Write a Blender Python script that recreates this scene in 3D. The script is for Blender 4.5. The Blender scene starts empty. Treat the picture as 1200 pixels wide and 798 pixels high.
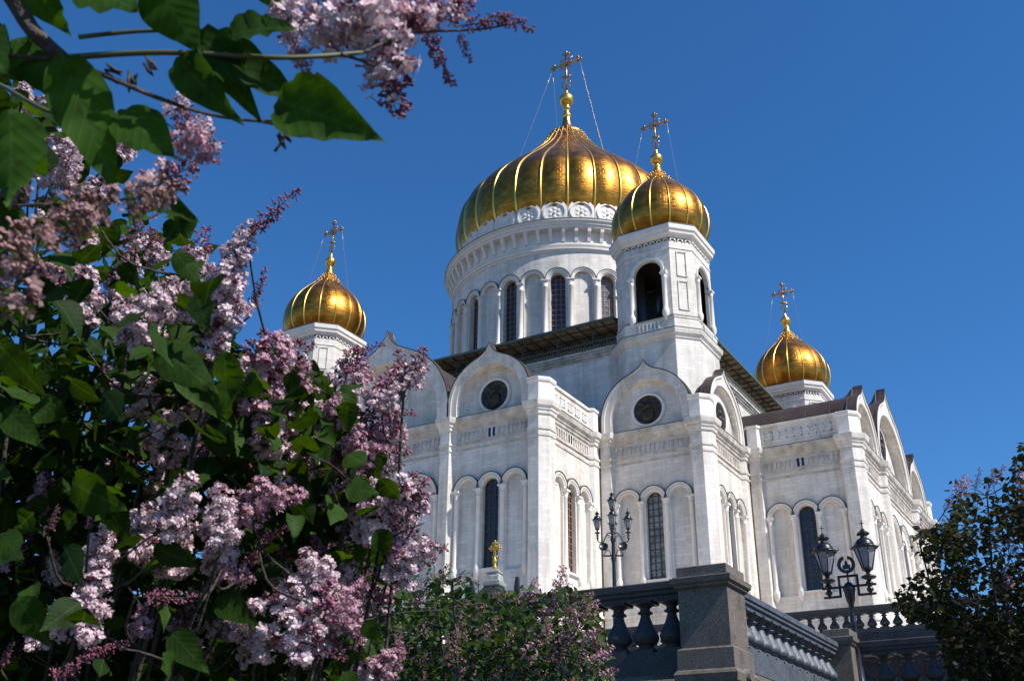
import bpy, math, random
import numpy as np
from mathutils import Matrix, Vector
R_ = math.radians
pi = math.pi
scn = bpy.context.scene
col = scn.collection

# ------------------------------------------------------------------ camera
CAM = np.array([60.178, -115.457, -9.168])
YAW, PITCH, ROLL, FOC = -0.5418, 0.4413, 0.0118, 1224.6
def _basis():
    fw = np.array([math.sin(YAW)*math.cos(PITCH), math.cos(YAW)*math.cos(PITCH), math.sin(PITCH)])
    rt = np.array([math.cos(YAW), -math.sin(YAW), 0.0]); up = np.cross(rt, fw)
    return fw, rt*math.cos(ROLL)+up*math.sin(ROLL), -rt*math.sin(ROLL)+up*math.cos(ROLL)
FW, RT, UP = _basis()
def at(u, v, depth):
    """a point seen in the photograph's direction (u, v), depth metres along the view axis"""
    return Vector(CAM + depth*(FW + RT*(u-600)/FOC - UP*(v-399)/FOC))
cam_data = bpy.data.cameras.new('camera')
cam = bpy.data.objects.new('camera', cam_data); col.objects.link(cam)
m = Matrix(((RT[0], UP[0], -FW[0], CAM[0]), (RT[1], UP[1], -FW[1], CAM[1]), (RT[2], UP[2], -FW[2], CAM[2]), (0, 0, 0, 1)))
cam.matrix_world = m
cam_data.sensor_width = 36; cam_data.sensor_fit = 'HORIZONTAL'; cam_data.lens = 36*FOC/1200
cam_data.clip_start = 0.05; cam_data.clip_end = 5000
cam_data.dof.use_dof = True; cam_data.dof.focus_distance = 70; cam_data.dof.aperture_fstop = 36*FOC/1200/1000/0.0022
scn.camera = cam

# ------------------------------------------------------------------ light
SUN_EL, SUN_A = 48.0, 4.0          # SUN_A: degrees from +x towards -y
sd = Vector((math.cos(R_(SUN_EL))*math.cos(R_(SUN_A)), -math.cos(R_(SUN_EL))*math.sin(R_(SUN_A)), math.sin(R_(SUN_EL))))
sun_data = bpy.data.lights.new('sun', 'SUN'); sun_data.energy = 3.7; sun_data.angle = R_(0.53); sun_data.color = (1.0, .97, .93)
sun = bpy.data.objects.new('sun', sun_data); col.objects.link(sun)
sun.rotation_euler = (-sd).to_track_quat('-Z', 'Y').to_euler(); sun.location = (0, 0, 150)
world = bpy.data.worlds.new('World'); scn.world = world; world.use_nodes = True
wn = world.node_tree.nodes; wl = world.node_tree.links
sky = wn.new('ShaderNodeTexSky'); sky.sky_type = 'NISHITA'; sky.sun_disc = False
sky.sun_elevation = R_(SUN_EL); sky.sun_rotation = R_(90+SUN_A)
sky.altitude = 0; sky.air_density = 1.0; sky.dust_density = 0.0; sky.ozone_density = 10.0
hsv = wn.new('ShaderNodeHueSaturation'); hsv.inputs['Saturation'].default_value = 1.13
wl.new(sky.outputs[0], hsv.inputs['Color']); wl.new(hsv.outputs[0], wn['Background'].inputs[0]); wn['Background'].inputs[1].default_value = 0.088
vs = scn.view_settings
vs.view_transform = 'Standard'; vs.look = 'None'; vs.gamma = 1; vs.exposure = 0.75; vs.use_curve_mapping = False
scn.cycles.max_bounces = 6; scn.cycles.diffuse_bounces = 3; scn.cycles.glossy_bounces = 3
scn.cycles.transmission_bounces = 3; scn.cycles.transparent_max_bounces = 6
scn.cycles.use_denoising = True

# ------------------------------------------------------------------ materials
def newmat(name):
    mt = bpy.data.materials.new(name); mt.use_nodes = True
    return mt, mt.node_tree.nodes, mt.node_tree.links, mt.node_tree.nodes['Principled BSDF']
def N(nd, t, **k):
    n = nd.new(t)
    for a, b in k.items(): setattr(n, a, b)
    return n
def ramp(nd, stops):
    r = nd.new('ShaderNodeValToRGB'); e = r.color_ramp.elements
    e[0].position, e[0].color = stops[0][0], (*stops[0][1], 1)
    e[1].position, e[1].color = stops[-1][0], (*stops[-1][1], 1)
    for p, c in stops[1:-1]:
        x = e.new(p); x.color = (*c, 1)
    return r
def noisy(name, c1, c2, scale=3, rough=.6, bump=0., detail=6, metal=0, bscale=None, spec=.5, coords='Object', stain=0.):
    mt, nd, l, b = newmat(name)
    tc = N(nd, 'ShaderNodeTexCoord'); no = N(nd, 'ShaderNodeTexNoise'); no.inputs['Scale'].default_value = scale; no.inputs['Detail'].default_value = detail
    l.new(tc.outputs[coords], no.inputs['Vector'])
    r = ramp(nd, [(.3, c1), (.7, c2)]); l.new(no.outputs['Fac'], r.inputs[0]); l.new(r.outputs[0], b.inputs['Base Color'])
    if stain:
        n9 = N(nd, 'ShaderNodeTexNoise'); n9.inputs['Scale'].default_value = 2.2; n9.inputs['Detail'].default_value = 8; n9.inputs['Roughness'].default_value = .7; l.new(tc.outputs[coords], n9.inputs['Vector'])
        r9 = ramp(nd, [(.3, (1-stain,)*3), (.5, (1, 1, 1)), (.75, (1+stain*.5, 1+stain*.45, 1+stain*.35))]); l.new(n9.outputs['Fac'], r9.inputs[0])
        m9 = N(nd, 'ShaderNodeMixRGB', blend_type='MULTIPLY'); m9.inputs[0].default_value = 1; l.new(r.outputs[0], m9.inputs[1]); l.new(r9.outputs[0], m9.inputs[2]); l.new(m9.outputs[0], b.inputs['Base Color'])
    b.inputs['Roughness'].default_value = rough; b.inputs['Metallic'].default_value = metal; b.inputs['Specular IOR Level'].default_value = spec
    if bump:
        n2 = N(nd, 'ShaderNodeTexNoise'); n2.inputs['Scale'].default_value = bscale or scale*4; n2.inputs['Detail'].default_value = 5
        l.new(tc.outputs[coords], n2.inputs['Vector'])
        bp = N(nd, 'ShaderNodeBump'); bp.inputs['Strength'].default_value = bump; bp.inputs['Distance'].default_value = .05
        l.new(n2.outputs['Fac'], bp.inputs['Height']); l.new(bp.outputs[0], b.inputs['Normal'])
    return mt
def masonry(name, base, bw, bh, var=.07, mort=.62, msize=.02, bump=.35, stain=.25):
    """coursed stone blocks from the UVs (metres), tone changing block to block, weather stains"""
    mt, nd, l, b = newmat(name)
    uv = N(nd, 'ShaderNodeUVMap'); br = N(nd, 'ShaderNodeTexBrick')
    br.inputs['Scale'].default_value = 1; br.inputs['Brick Width'].default_value = bw; br.inputs['Row Height'].default_value = bh
    br.inputs['Mortar Size'].default_value = msize; br.inputs['Mortar Smooth'].default_value = .3; br.inputs['Bias'].default_value = 0
    c = Vector(base)
    br.inputs['Color1'].default_value = (*(c*(1-var)), 1); br.inputs['Color2'].default_value = (*(c*(1+var)), 1)
    br.inputs['Mortar'].default_value = (*(c*mort), 1)
    l.new(uv.outputs[0], br.inputs['Vector'])
    tc = N(nd, 'ShaderNodeTexCoord')
    mp = N(nd, 'ShaderNodeMapping'); mp.inputs['Scale'].default_value = (1, 1, .25); l.new(tc.outputs['Object'], mp.inputs[0])
    no = N(nd, 'ShaderNodeTexNoise'); no.inputs['Scale'].default_value = .55; no.inputs['Detail'].default_value = 9; no.inputs['Roughness'].default_value = .65
    l.new(mp.outputs[0], no.inputs['Vector'])
    r = ramp(nd, [(.32, (1-stain, 1-stain*1.06, 1-stain*1.2)), (.55, (1, 1, 1)), (1, (1.03, 1.03, 1.02))]); l.new(no.outputs['Fac'], r.inputs[0])
    mx = N(nd, 'ShaderNodeMixRGB', blend_type='MULTIPLY'); mx.inputs[0].default_value = 1
    l.new(br.outputs['Color'], mx.inputs[1]); l.new(r.outputs[0], mx.inputs[2])
    # fine veining
    n3 = N(nd, 'ShaderNodeTexNoise'); n3.inputs['Scale'].default_value = 6; n3.inputs['Detail'].default_value = 8; l.new(tc.outputs['Object'], n3.inputs['Vector'])
    r3 = ramp(nd, [(.35, (.9, .9, .91)), (.6, (1, 1, 1))]); l.new(n3.outputs['Fac'], r3.inputs[0])
    m2 = N(nd, 'ShaderNodeMixRGB', blend_type='MULTIPLY'); m2.inputs[0].default_value = 1
    l.new(mx.outputs[0], m2.inputs[1]); l.new(r3.outputs[0], m2.inputs[2])
    mp4 = N(nd, 'ShaderNodeMapping'); mp4.inputs['Scale'].default_value = (1.6, 1.6, .07); l.new(tc.outputs['Object'], mp4.inputs[0])
    n4 = N(nd, 'ShaderNodeTexNoise'); n4.inputs['Scale'].default_value = 1.3; n4.inputs['Detail'].default_value = 7; l.new(mp4.outputs[0], n4.inputs['Vector'])
    r4 = ramp(nd, [(.36, (.89, .875, .85)), (.5, (1, 1, 1))]); l.new(n4.outputs['Fac'], r4.inputs[0])
    m5 = N(nd, 'ShaderNodeMixRGB', blend_type='MULTIPLY'); m5.inputs[0].default_value = 1
    l.new(m2.outputs[0], m5.inputs[1]); l.new(r4.outputs[0], m5.inputs[2]); l.new(m5.outputs[0], b.inputs['Base Color'])
    b.inputs['Roughness'].default_value = .55
    bp = N(nd, 'ShaderNodeBump'); bp.inputs['Strength'].default_value = bump; bp.inputs['Distance'].default_value = .03; bp.invert = True
    l.new(br.outputs['Fac'], bp.inputs['Height']); l.new(bp.outputs[0], b.inputs['Normal'])
    return mt
M = {}
M['marble'] = masonry('marble_blocks', (.78, .715, .635), 1.25, .36, var=.085, mort=.84, msize=.016, stain=.3)
M['trim'] = noisy('marble_trim', (.71, .65, .585), (.82, .76, .69), scale=1.3, rough=.5, bump=.12, bscale=9)
M['trim_old'] = noisy('marble_weathered', (.33, .285, .23), (.68, .62, .55), scale=1.1, rough=.6, bump=.2, bscale=12, detail=9)
M['relief'] = noisy('marble_relief', (.5, .49, .47), (.76, .75, .73), scale=3.5, rough=.55, bump=.9, bscale=5)
def gold(name, base, dark, rough, bw=.9, bh=.55, bump=.35):
    mt, nd, l, b = newmat(name)
    uv = N(nd, 'ShaderNodeUVMap'); br = N(nd, 'ShaderNodeTexBrick')
    br.inputs['Scale'].default_value = 1; br.inputs['Brick Width'].default_value = bw; br.inputs['Row Height'].default_value = bh
    br.inputs['Mortar Size'].default_value = .015; br.inputs['Mortar Smooth'].default_value = .5
    br.inputs['Color1'].default_value = (*base, 1); br.inputs['Color2'].default_value = (*dark, 1); br.inputs['Mortar'].default_value = (*(Vector(dark)*.6), 1)
    l.new(uv.outputs[0], br.inputs['Vector'])
    tc = N(nd, 'ShaderNodeTexCoord'); no = N(nd, 'ShaderNodeTexNoise'); no.inputs['Scale'].default_value = .9; no.inputs['Detail'].default_value = 8
    l.new(tc.outputs['Object'], no.inputs['Vector'])
    r = ramp(nd, [(.3, (.72, .68, .6)), (.65, (1, 1, 1))]); l.new(no.outputs['Fac'], r.inputs[0])
    mx = N(nd, 'ShaderNodeMixRGB', blend_type='MULTIPLY'); mx.inputs[0].default_value = 1
    l.new(br.outputs['Color'], mx.inputs[1]); l.new(r.outputs[0], mx.inputs[2]); l.new(mx.outputs[0], b.inputs['Base Color'])
    b.inputs['Metallic'].default_value = 1
    rr = N(nd, 'ShaderNodeMapRange'); rr.inputs[3].default_value = rough-.06; rr.inputs[4].default_value = rough+.12
    l.new(no.outputs['Fac'], rr.inputs[0]); l.new(rr.outputs[0], b.inputs['Roughness'])
    n2 = N(nd, 'ShaderNodeTexNoise'); n2.inputs['Scale'].default_value = 1.6; n2.inputs['Detail'].default_value = 6; l.new(tc.outputs['Object'], n2.inputs['Vector'])
    b1 = N(nd, 'ShaderNodeBump'); b1.inputs['Strength'].default_value = bump; b1.inputs['Distance'].default_value = .08; l.new(n2.outputs['Fac'], b1.inputs['Height'])
    b2 = N(nd, 'ShaderNodeBump'); b2.inputs['Strength'].default_value = .3; b2.inputs['Distance'].default_value = .02; b2.invert = True
    l.new(br.outputs['Fac'], b2.inputs['Height']); l.new(b1.outputs[0], b2.inputs['Normal']); l.new(b2.outputs[0], b.inputs['Normal'])
    return mt
M['gold'] = gold('gilded_sheet', (.58, .265, .045), (.41, .17, .026), .32, bw=.7, bh=.42)
M['gold_rib'] = noisy('gilded_rib', (.80, .43, .08), (.92, .52, .12), scale=2, rough=.35, metal=1)
M['gold_orn'] = noisy('gilded_ornament', (.34, .17, .045), (.75, .40, .13), scale=3, rough=.3, metal=1, bump=.5, bscale=6)
M['gold_paint'] = noisy('gold_leaf_small', (.58, .33, .05), (.75, .45, .09), scale=12, rough=.45, metal=.8)
M['copper'] = masonry('oxidised_roof_sheet', (.050, .031, .025), 2.4, 1.05, var=.25, mort=.5, msize=.06, bump=.8, stain=.4)
M['eave'] = noisy('eave_metal', (.05, .06, .045), (.1, .1, .07), scale=2, rough=.6)
M['eave_green'] = noisy('green_gutter', (.05, .085, .05), (.1, .13, .08), scale=2, rough=.5)
M['eave_board'] = noisy('eave_soffit', (.28, .20, .12), (.60, .46, .29), scale=.9, rough=.7, detail=8)
def glassmat(name, c, rough=.08):
    mt, nd, l, b = newmat(name)
    tc = N(nd, 'ShaderNodeTexCoord'); no = N(nd, 'ShaderNodeTexNoise'); no.inputs['Scale'].default_value = 1.5; l.new(tc.outputs['Object'], no.inputs['Vector'])
    r = ramp(nd, [(.35, tuple(Vector(c)*.6)), (.65, tuple(Vector(c)*1.4))]); l.new(no.outputs['Fac'], r.inputs[0]); l.new(r.outputs[0], b.inputs['Base Color'])
    b.inputs['Roughness'].default_value = rough; b.inputs['Specular IOR Level'].default_value = .6
    bp = N(nd, 'ShaderNodeBump'); bp.inputs['Strength'].default_value = .1; l.new(no.outputs['Fac'], bp.inputs['Height']); l.new(bp.outputs[0], b.inputs['Normal'])
    return mt
M['glass'] = glassmat('dark_pane', (.02, .022, .03))
M['glass_pale'] = glassmat('pale_pane', (.16, .17, .17), .15)
M['lattice'] = noisy('window_lattice', (.035, .03, .03), (.07, .055, .05), scale=4, rough=.6)
M['lattice_brown'] = noisy('window_lattice_brown', (.2, .11, .06), (.3, .17, .1), scale=4, rough=.6)
M['bronze'] = noisy('dark_bronze', (.016, .013, .010), (.10, .07, .042), scale=2.5, rough=.45, metal=.6, bump=.8, bscale=4)
M['basalt'] = noisy('basalt_facing', (.010, .010, .012), (.028, .028, .03), scale=9, rough=.9, spec=.1, bump=.3)  # near-black colour paints in the shade seen behind the balusters
M['granite'] = noisy('dark_granite', (.028, .028, .03), (.072, .07, .072), scale=38, rough=.6, spec=.3, stain=.45, bump=.1, bscale=60, detail=3)
M['granite_pillar'] = noisy('brown_grey_granite', (.085, .066, .05), (.20, .165, .13), scale=34, rough=.7, stain=.45, bump=.15, bscale=55, detail=4)
M['granite_grey'] = noisy('blue_grey_granite', (.06, .066, .076), (.125, .135, .15), scale=30, rough=.55, stain=.45, bump=.1, bscale=50, detail=4)
M['paving'] = masonry('terrace_paving', (.52, .455, .38), 1.2, .8, var=.12, mort=.6, msize=.012)
M['soil'] = noisy('garden_soil', (.03, .022, .014), (.06, .06, .025), scale=2, rough=.95, bump=.5)
M['stone_grey'] = noisy('grey_limestone', (.22, .22, .2), (.42, .41, .38), scale=9, rough=.7, bump=.3)
M['roof_dark'] = noisy('slate_roof', (.012, .013, .018), (.03, .03, .035), scale=6, rough=.5)
M['iron'] = noisy('black_iron', (.006, .006, .008), (.014, .014, .017), scale=8, rough=.35, spec=.5)
def lampglass():
    mt, nd, l, b = newmat('lantern_glass')
    b.inputs['Base Color'].default_value = (.33, .33, .36, 1); b.inputs['Roughness'].default_value = .25; b.inputs['Transmission Weight'].default_value = .35
    no = N(nd, 'ShaderNodeTexNoise'); no.inputs['Scale'].default_value = 6
    r = ramp(nd, [(.3, (.26, .26, .29)), (.7, (.40, .40, .43))]); l.new(no.outputs['Fac'], r.inputs[0]); l.new(r.outputs[0], b.inputs['Base Color'])
    return mt
M['lampglass'] = lampglass()
def leafmat(name, c1, c2, trans=.35, rough=.6):
    mt, nd, l, b = newmat(name)
    uv = N(nd, 'ShaderNodeUVMap'); sp = N(nd, 'ShaderNodeSeparateXYZ'); l.new(uv.outputs[0], sp.inputs[0])
    geo = N(nd, 'ShaderNodeNewGeometry')
    r = ramp(nd, [(0, c1), (1, c2)]); l.new(geo.outputs['Random Per Island'], r.inputs[0])
    # veins: midrib at u=.5, side veins slanting up
    ab = N(nd, 'ShaderNodeMath', operation='SUBTRACT'); l.new(sp.outputs[0], ab.inputs[0]); ab.inputs[1].default_value = .5
    a2 = N(nd, 'ShaderNodeMath', operation='ABSOLUTE'); l.new(ab.outputs[0], a2.inputs[0])
    mul = N(nd, 'ShaderNodeMath', operation='MULTIPLY_ADD'); l.new(a2.outputs[0], mul.inputs[0]); mul.inputs[1].default_value = -.75; l.new(sp.outputs[1], mul.inputs[2])
    fr = N(nd, 'ShaderNodeMath', operation='MULTIPLY'); l.new(mul.outputs[0], fr.inputs[0]); fr.inputs[1].default_value = 48
    sn = N(nd, 'ShaderNodeMath', operation='SINE'); l.new(fr.outputs[0], sn.inputs[0])
    bp = N(nd, 'ShaderNodeBump'); bp.inputs['Strength'].default_value = .10; bp.inputs['Distance'].default_value = .0012; l.new(sn.outputs[0], bp.inputs['Height'])
    mid = N(nd, 'ShaderNodeMapRange'); mid.inputs[1].default_value = 0; mid.inputs[2].default_value = .035; mid.inputs[3].default_value = .45; mid.inputs[4].default_value = 0
    l.new(a2.outputs[0], mid.inputs[0])
    mx = N(nd, 'ShaderNodeMixRGB'); mx.inputs[2].default_value = (.06, .11, .03, 1)
    l.new(mid.outputs[0], mx.inputs[0]); l.new(r.outputs[0], mx.inputs[1])
    tc = N(nd, 'ShaderNodeTexCoord'); mo = N(nd, 'ShaderNodeTexNoise'); mo.inputs['Scale'].default_value = 45; mo.inputs['Detail'].default_value = 6; l.new(tc.outputs['Object'], mo.inputs['Vector'])
    mr = ramp(nd, [(.28, (.62, .50, .38)), (.42, (.88, .90, .85)), (.7, (1.18, 1.15, 1.0))]); l.new(mo.outputs['Fac'], mr.inputs[0])
    vn = N(nd, 'ShaderNodeMapRange'); vn.inputs[1].default_value = .86; vn.inputs[2].default_value = 1.0; vn.inputs[3].default_value = 1.0; vn.inputs[4].default_value = 1.35; l.new(sn.outputs[0], vn.inputs[0])
    m3 = N(nd, 'ShaderNodeMixRGB', blend_type='MULTIPLY'); m3.inputs[0].default_value = 1; l.new(mx.outputs[0], m3.inputs[1]); l.new(mr.outputs[0], m3.inputs[2])
    m4 = N(nd, 'ShaderNodeVectorMath', operation='SCALE'); l.new(m3.outputs[0], m4.inputs[0]); l.new(vn.outputs[0], m4.inputs['Scale']); mx = m4
    l.new(mx.outputs[0], b.inputs['Base Color']); l.new(bp.outputs[0], b.inputs['Normal']); b.inputs['Roughness'].default_value = rough
    b.inputs['Specular IOR Level'].default_value = .12
    tr = N(nd, 'ShaderNodeBsdfTranslucent')
    hs = N(nd, 'ShaderNodeHueSaturation'); hs.inputs['Hue'].default_value = .478; hs.inputs['Value'].default_value = 2.1; hs.inputs['Saturation'].default_value = 1.15; l.new(mx.outputs[0], hs.inputs['Color'])
    l.new(hs.outputs[0], tr.inputs[0])
    ms = N(nd, 'ShaderNodeMixShader'); ms.inputs[0].default_value = trans
    l.new(b.outputs[0], ms.inputs[1]); l.new(tr.outputs[0], ms.inputs[2]); l.new(ms.outputs[0], nd['Material Output'].inputs[0])
    return mt
M['leaf'] = leafmat('lilac_leaf', (.010, .026, .004), (.034, .074, .010), trans=.34)
M['leaf_near'] = leafmat('lilac_leaf_near', (.018, .05, .006), (.036, .092, .010), trans=.42, rough=.65)
M['leaf_mid'] = leafmat('lilac_leaf_mid', (.020, .042, .012), (.052, .092, .026), trans=.25)
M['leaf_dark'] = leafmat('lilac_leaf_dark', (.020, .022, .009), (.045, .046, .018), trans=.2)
def petal(name, c1, c2, trans=.25):
    mt, nd, l, b = newmat(name)
    geo = N(nd, 'ShaderNodeNewGeometry'); r = ramp(nd, [(0, c1), (1, c2)]); l.new(geo.outputs['Random Per Island'], r.inputs[0])
    l.new(r.outputs[0], b.inputs['Base Color']); b.inputs['Roughness'].default_value = .6; b.inputs['Specular IOR Level'].default_value = .2
    tr = N(nd, 'ShaderNodeBsdfTranslucent'); l.new(r.outputs[0], tr.inputs[0])
    ms = N(nd, 'ShaderNodeMixShader'); ms.inputs[0].default_value = trans
    l.new(b.outputs[0], ms.inputs[1]); l.new(tr.outputs[0], ms.inputs[2]); l.new(ms.outputs[0], nd['Material Output'].inputs[0])
    return mt
M['petal'] = petal('lilac_petal', (.56, .365, .41), (.85, .70, .71))
M['petal_pink'] = petal('lilac_petal_pink', (.45, .22, .285), (.67, .43, .47))
M['petal_faded'] = petal('lilac_petal_faded', (.22, .11, .11), (.44, .27, .26))  # faded blossom; on the nearest lilac the brown paints in shade
M['bud'] = petal('lilac_bud', (.17, .045, .075), (.38, .15, .21), .1)
M['bud_brown'] = petal('lilac_bud_faded', (.16, .08, .06), (.42, .24, .22), .1)
M['stem'] = noisy('green_stem', (.05, .06, .02), (.10, .11, .04), scale=30, rough=.6)
M['bark'] = noisy('lilac_bark', (.03, .022, .016), (.075, .055, .04), scale=14, rough=.85, bump=.6, bscale=40)

# ------------------------------------------------------------------ mesh helpers
class MB:
    def __init__(s): s.v = []; s.f = []; s.sm = []; s.mi = []; s.uv = None
    def vert(s, *p): s.v.append(tuple(p[0]) if len(p) == 1 else p); return len(s.v)-1
    def face(s, idx, smooth=False, mi=0): s.f.append(tuple(idx)); s.sm.append(smooth); s.mi.append(mi)
    def quad(s, a, b, c, d, smooth=False, mi=0):
        i = len(s.v); s.v += [tuple(a), tuple(b), tuple(c), tuple(d)]; s.face((i, i+1, i+2, i+3), smooth, mi)
    def box(s, x0, x1, y0, y1, z0, z1, mi=0, f=None):
        P = [(x, y, z) for z in (z0, z1) for y in (y0, y1) for x in (x0, x1)]
        if f: P = [f(*p) for p in P]
        i = len(s.v); s.v += [tuple(p) for p in P]
        for q in ((0, 2, 3, 1), (4, 5, 7, 6), (0, 1, 5, 4), (2, 6, 7, 3), (0, 4, 6, 2), (1, 3, 7, 5)): s.face([i+k for k in q], False, mi)
    def prism(s, poly, z0, z1, caps=True, mi=0, poly1=None):
        poly1 = poly1 or poly; n = len(poly); i = len(s.v)
        s.v += [(x, y, z0) for x, y in poly] + [(x, y, z1) for x, y in poly1]
        for k in range(n): j = (k+1) % n; s.face((i+k, i+j, i+n+j, i+n+k), False, mi)
        if caps: s.face([i+k for k in range(n)][::-1], False, mi); s.face([i+n+k for k in range(n)], False, mi)
    def stack(s, poly, levels, mi=0):
        """levels: [(z, offset)...] the polygon grown by offset at each height"""
        n = len(poly); rings = []
        for z, o in levels:
            pl = offset(poly, o); i = len(s.v); s.v += [(x, y, z) for x, y in pl]; rings.append(i)
        for a, b in zip(rings, rings[1:]):
            for k in range(n): j = (k+1) % n; s.face((a+k, a+j, b+j, b+k), False, mi)
        s.face([rings[0]+k for k in range(n)][::-1], False, mi); s.face([rings[-1]+k for k in range(n)], False, mi)
    def lathe(s, prof, cx=0, cy=0, n=48, a0=0, a1=2*pi, smooth=True, mi=0, rf=None):
        full = abs(a1-a0-2*pi) < 1e-6; m_ = n if full else n+1; rings = []
        for r, z in prof:
            i = len(s.v)
            for k in range(m_):
                a = a0+(a1-a0)*k/n; q = r*(rf(a, z) if rf else 1); s.v.append((cx+q*math.cos(a), cy+q*math.sin(a), z))
            rings.append(i)
        for a, b in zip(rings, rings[1:]):
            for k in range(n): j = (k+1) % m_; s.face((a+k, a+j, b+j, b+k), smooth, mi)
    def tube(s, pts, rad, n=6, mi=0, smooth=True, cap=True):
        pts = [Vector(p) for p in pts]; rad = rad if hasattr(rad, '__len__') else [rad]*len(pts); rings = []
        ref = Vector((0, 0, 1))
        for k, p in enumerate(pts):
            t = (pts[min(k+1, len(pts)-1)]-pts[max(k-1, 0)])
            if t.length < 1e-9: t = Vector((0, 0, 1))
            t.normalize()
            if abs(t.dot(ref)) > .95: ref = Vector((1, 0, 0)) if abs(t.x) < .9 else Vector((0, 1, 0))
            a = t.cross(ref).normalized(); b = t.cross(a); i = len(s.v)
            for q in range(n): an = 2*pi*q/n; s.v.append(tuple(p+(a*math.cos(an)+b*math.sin(an))*rad[k]))
            rings.append(i)
        for a, b in zip(rings, rings[1:]):
            for q in range(n): j = (q+1) % n; s.face((a+q, b+q, b+j, a+j), smooth, mi)
        if cap: s.face([rings[0]+q for q in range(n)], False, mi); s.face([rings[-1]+q for q in range(n)][::-1], False, mi)
    def sphere(s, c, r, n=10, m_=6, mi=0, sc=(1, 1, 1)):
        rings = []
        for k in range(1, m_):
            th = pi*k/m_; i = len(s.v)
            for q in range(n): a = 2*pi*q/n; s.v.append((c[0]+r*sc[0]*math.sin(th)*math.cos(a), c[1]+r*sc[1]*math.sin(th)*math.sin(a), c[2]+r*sc[2]*math.cos(th)))
            rings.append(i)
        t = s.vert(c[0], c[1], c[2]+r*sc[2]); b = s.vert(c[0], c[1], c[2]-r*sc[2])
        for a, d in zip(rings, rings[1:]):
            for q in range(n): j = (q+1) % n; s.face((a+q, d+q, d+j, a+j), True, mi)
        for q in range(n): j = (q+1) % n; s.face((t, rings[0]+q, rings[0]+j), True, mi); s.face((b, rings[-1]+j, rings[-1]+q), True, mi)
    def extrude_poly(s, pts, y0, y1, mi=0, f=None, smooth=False):
        """polygon in x,z extruded in y"""
        n = len(pts); i = len(s.v); P = [(x, y0, z) for x, z in pts]+[(x, y1, z) for x, z in pts]
        if f: P = [f(*p) for p in P]
        s.v += [tuple(p) for p in P]
        s.face([i+k for k in range(n)], False, mi); s.face([i+n+k for k in range(n)][::-1], False, mi)
        for k in range(n): j = (k+1) % n; s.face((i+k, i+n+k, i+n+j, i+j), smooth, mi)
    def xform(s, mat, start=0):
        for k in range(start, len(s.v)): s.v[k] = tuple(mat @ Vector(s.v[k]))
    def mesh(s, name, mats, revolve=None, uv=True):
        me = bpy.data.meshes.new(name); me.from_pydata(s.v, [], s.f)
        for mt in (mats if isinstance(mats, (list, tuple)) else [mats]): me.materials.append(mt)
        me.polygons.foreach_set('use_smooth', s.sm); me.polygons.foreach_set('material_index', s.mi)
        if s.uv is not None:
            lay = me.uv_layers.new(name='UVMap'); vi = np.empty(len(me.loops), int); me.loops.foreach_get('vertex_index', vi)
            lay.data.foreach_set('uv', np.asarray(s.uv, float)[vi].ravel())
        elif uv:
            lay = me.uv_layers.new(name='UVMap'); V = np.array(s.v, float)
            vi = np.empty(len(me.loops), int); me.loops.foreach_get('vertex_index', vi)
            nrm = np.empty(len(me.polygons)*3); me.polygons.foreach_get('normal', nrm); nrm = nrm.reshape(-1, 3)
            lt = np.empty(len(me.polygons), int); me.polygons.foreach_get('loop_total', lt)
            Nl = np.repeat(nrm, lt, axis=0); P = V[vi]
            if revolve:
                cx, cy, R = revolve; a = np.arctan2(P[:, 1]-cy, P[:, 0]-cx)
                ls = np.repeat(np.cumsum(lt)-lt, lt); d = a-a[ls]; a = np.where(d > pi, a-2*pi, np.where(d < -pi, a+2*pi, a))
                uvs = np.stack([a*R, P[:, 2]], 1)
            else:
                h = np.hypot(Nl[:, 0], Nl[:, 1]); hs = np.where(h < 1e-6, 1, h)
                u = (P[:, 0]*(-Nl[:, 1])+P[:, 1]*Nl[:, 0])/hs
                flat = np.abs(Nl[:, 2]) > .8
                uvs = np.stack([np.where(flat, P[:, 0], u), np.where(flat, P[:, 1], P[:, 2])], 1)
            lay.data.foreach_set('uv', uvs.ravel())
        me.update(); return me
def offset(poly, o):
    if abs(o) < 1e-9: return list(poly)
    n = len(poly); out = []
    area = sum(poly[k][0]*poly[(k+1) % n][1]-poly[(k+1) % n][0]*poly[k][1] for k in range(n)); sg = 1 if area > 0 else -1
    for k in range(n):
        p0, p1, p2 = Vector(poly[k-1]), Vector(poly[k]), Vector(poly[(k+1) % n])
        d1 = (p1-p0).normalized(); d2 = (p2-p1).normalized()
        n1 = Vector((d1.y, -d1.x))*sg; n2 = Vector((d2.y, -d2.x))*sg
        b = (n1+n2); q = max(b.length_squared/2, .3); out.append(tuple(p1+b/q*o))
    return out
def link(o, parent=None):
    col.objects.link(o)
    if parent is not None:
        o.parent = parent; o.matrix_parent_inverse = parent['_inv'] if False else WINV[parent.name]
    return o
WINV = {}
WM = {}
def obj(name, mb, mat, parent=None, mat4=None, revolve=None):
    me = mb if isinstance(mb, bpy.types.Mesh) else mb.mesh(name, mat, revolve)
    o = bpy.data.objects.new(name, me); W = mat4.copy() if mat4 else Matrix()
    WM[o.name] = W; WINV[o.name] = W.inverted()
    col.objects.link(o)
    if parent is not None: o.parent = parent; o.matrix_parent_inverse = WINV[parent.name]
    o.matrix_basis = W
    return o
def thing(name, label, cat, loc, group=None):
    o = bpy.data.objects.new(name, None); o.location = loc; o.empty_display_size = .5; col.objects.link(o)
    W = Matrix.Translation(Vector(loc)); WM[o.name] = W; WINV[o.name] = W.inverted()
    tag(o, label, cat, group); return o
def tag(o, label, cat=None, group=None):
    o['label'] = label
    if cat: o['category'] = cat
    if group: o['group'] = group
def struct(o, kind='structure'): o['kind'] = kind; return o
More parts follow.
